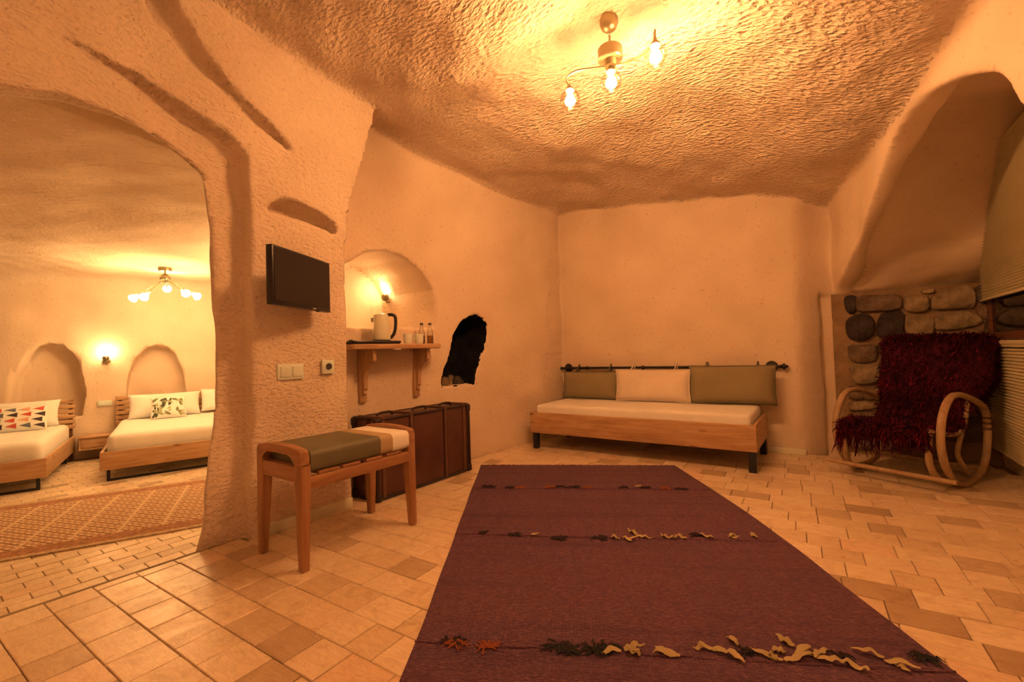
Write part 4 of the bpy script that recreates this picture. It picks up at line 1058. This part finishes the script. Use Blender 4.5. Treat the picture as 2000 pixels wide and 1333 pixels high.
# ------------------------------------------------------------------ rocking chair and shaggy throw
rc = thing('rocking_chair', 'bentwood rocking chair with large side loops by the stone wall', 'rocking chair', (.476, 4.62, 0), math.atan2(-.465, .885))
LOOP = [(-.345, .34), (-.3, .52), (-.18, .635), (-.03, .655), (.17, .615), (.37, .545), (.435, .46), (.44, .33), (.39, .17), (.27, .06), (.06, .018), (-.14, .05), (-.285, .17)]
for u in (-.325, .325):
    bm = bmesh.new(); tube(bm, catmull([(u, v, z) for v, z in LOOP], 6, True), .021, 10, closed=True, flat=1.15); obj('side_loop', bm, 'bent', rc)
    bm = bmesh.new(); tube(bm, catmull([(u, .33, .56), (u * .98, .45, .51), (u * .95, .58, .45)], 5), .011, 8); obj('arm_extension', bm, 'bent', rc)
    ui = u * .8
    bm = bmesh.new(); tube(bm, catmull([(ui, -.3, .42), (ui, -.345, .33), (ui, -.345, .2), (ui * 1.04, -.28, .09), (ui * 1.1, -.15, .045), (ui * 1.12, 0, .035)], 6), .02, 10, flat=1.2); obj('front_strut', bm, 'bent', rc)
    bm = bmesh.new(); tube(bm, catmull([(ui, -.34, .42), (ui, -.1, .37), (ui, .15, .36), (ui, .27, .45), (ui, .37, .75), (ui, .46, 1.03)], 6), .016, 8); obj('seat_rail', bm, 'bent', rc)
    bm = bmesh.new(); tube(bm, catmull([(ui, .2, .37), (ui, .1, .2), (ui * 1.1, .18, .06)], 6), .016, 8); obj('rear_strut', bm, 'bent', rc)
    for z in (.36, .40, .44):
        bm = bmesh.new(); tube(bm, [(u, .437, z), (u, .437, z + .016)], .026, 10); obj('cane_binding', bm, 'strap', rc)
for v, z, r in ((-.36, .1, .016), (.3, .085, .014), (-.33, .41, .014), (.26, .42, .014), (.45, 1.0, .014)):
    w = .40 if z == .1 else (.33 if z < .3 else .26)
    bm = bmesh.new(); tube(bm, [(-w, v, z), (w, v, z)], r, 10); obj('cross_bar', bm, 'bent', rc)
def bl(u, v, z):
    return Vector((u, v, z))
prof = catmull([(0, -.36, .33), (0, -.375, .40), (0, -.33, .445), (0, -.15, .42), (0, .1, .41), (0, .22, .46), (0, .29, .62), (0, .36, .84), (0, .425, 1.02), (0, .455, 1.075), (0, .5, 1.07), (0, .52, .98), (0, .51, .75), (0, .5, .55)], 5)
thr = thing('shaggy_throw', 'dark red shaggy throw draped over the rocking chair', 'throw', (.476, 4.62, 0), math.atan2(-.465, .885))
bm = bmesh.new(); n = len(prof); mU = 26; GR = []
for j, p in enumerate(prof):
    row = []; back = sstep(np.float64(p.z), .5, .8)
    for i in range(mU + 1):
        f = -1 + 2 * i / mU; uL = -.30 - .03 * back; uR = .27 + .12 * back
        u = (uL + uR) / 2 + f * (uR - uL) / 2
        nz_ = mnoise.noise(Vector((u * 5, p.y * 6, p.z * 6))) * .025
        sag = -.05 * max(0, abs(f) - .8) / .2
        row.append(bm.verts.new((u, p.y - nz_ + (.05 * (abs(f) - .8) / .2 if abs(f) > .8 and p.z > .5 else 0), p.z + nz_ * .8 + (sag if p.z < .5 else sag * .5))))
    GR.append(row)
for j in range(n - 1):
    for i in range(mU): bm.faces.new((GR[j][i], GR[j][i + 1], GR[j + 1][i + 1], GR[j + 1][i]))
bm.normal_update(); pts = [(v.co.copy(), v.normal.copy()) for v in bm.verts]; grid_co = [[v.co.copy() for v in r] for r in GR]; grid_no = [[v.normal.copy() for v in r] for r in GR]
obj('pile_backing', bm, 'red_shag', thr, angle=3)
rr = random.Random(9)
for mt, cnt in (('red_shag', 5200), ('red_shag2', 2300)):
    bm = bmesh.new()
    for _ in range(cnt):
        j = rr.randrange(n - 2); i = rr.randrange(mU); a, b_ = rr.random(), rr.random()
        if mt == 'red_shag2' and mnoise.noise(Vector((i * .35, j * .16, 4.2))) < -.02: continue
        p = grid_co[j][i].lerp(grid_co[j][i + 1], a).lerp(grid_co[j + 1][i].lerp(grid_co[j + 1][i + 1], a), b_)
        nn = grid_no[j][i]
        if nn.dot(Vector((0, -.6, .8))) < -.2 and j < n * .75: nn = -nn
        L = rr.uniform(.025, .06)
        d = (nn * .8 + Vector((rr.gauss(0, .5), rr.gauss(0, .4), rr.gauss(-.35, .4)))).normalized()
        sd = d.cross(Vector((rr.gauss(0, 1), rr.gauss(0, 1), rr.gauss(0, 1)))).normalized() * .0045
        q = p + d * L * .6; e = p + d * L + Vector((0, 0, -.02))
        vs = [bm.verts.new(p - sd), bm.verts.new(p + sd), bm.verts.new(q + sd), bm.verts.new(q - sd), bm.verts.new(e)]
        bm.faces.new(vs[:4]); bm.faces.new((vs[3], vs[2], vs[4]))
    o = obj('shag_pile', bm, mt, thr, smooth=False); o['kind'] = 'stuff'
bm = bmesh.new()
for _ in range(90):
    u = rr.uniform(-.31, .27); L = rr.uniform(.06, .15) * (1.2 if u < 0 else .8); p = Vector((u, -.36 + rr.uniform(-.01, .02), .34))
    tube(bm, [p, p + Vector((rr.gauss(0, .012), -.012, -L * .5)), p + Vector((rr.gauss(0, .02), 0, -L))], [.006, .005, .002], 4)
o = obj('hanging_fringe', bm, 'red_shag', thr); o['kind'] = 'stuff'

# charred rubble on the floor of the sooty hollow
wn = bpy.data.objects['wall_niche']
for i, (y, z, r_) in enumerate(((3.24, .79, .05), (3.33, .775, .04), (3.42, .785, .055), (3.36, .82, .035), (3.47, .77, .03))):
    bm = bmesh.new(); bmesh.ops.create_icosphere(bm, subdivisions=2, radius=r_)
    for v in bm.verts: v.co *= 1 + .35 * mnoise.noise(v.co * 22 + Vector((i * 3, 0, 0)))
    obj('rubble_stone', bm, 'stone_' + 'ecdbc'[i], wn, loc=(-3.12 - .03 * (i % 2), y, z), angle=.5)
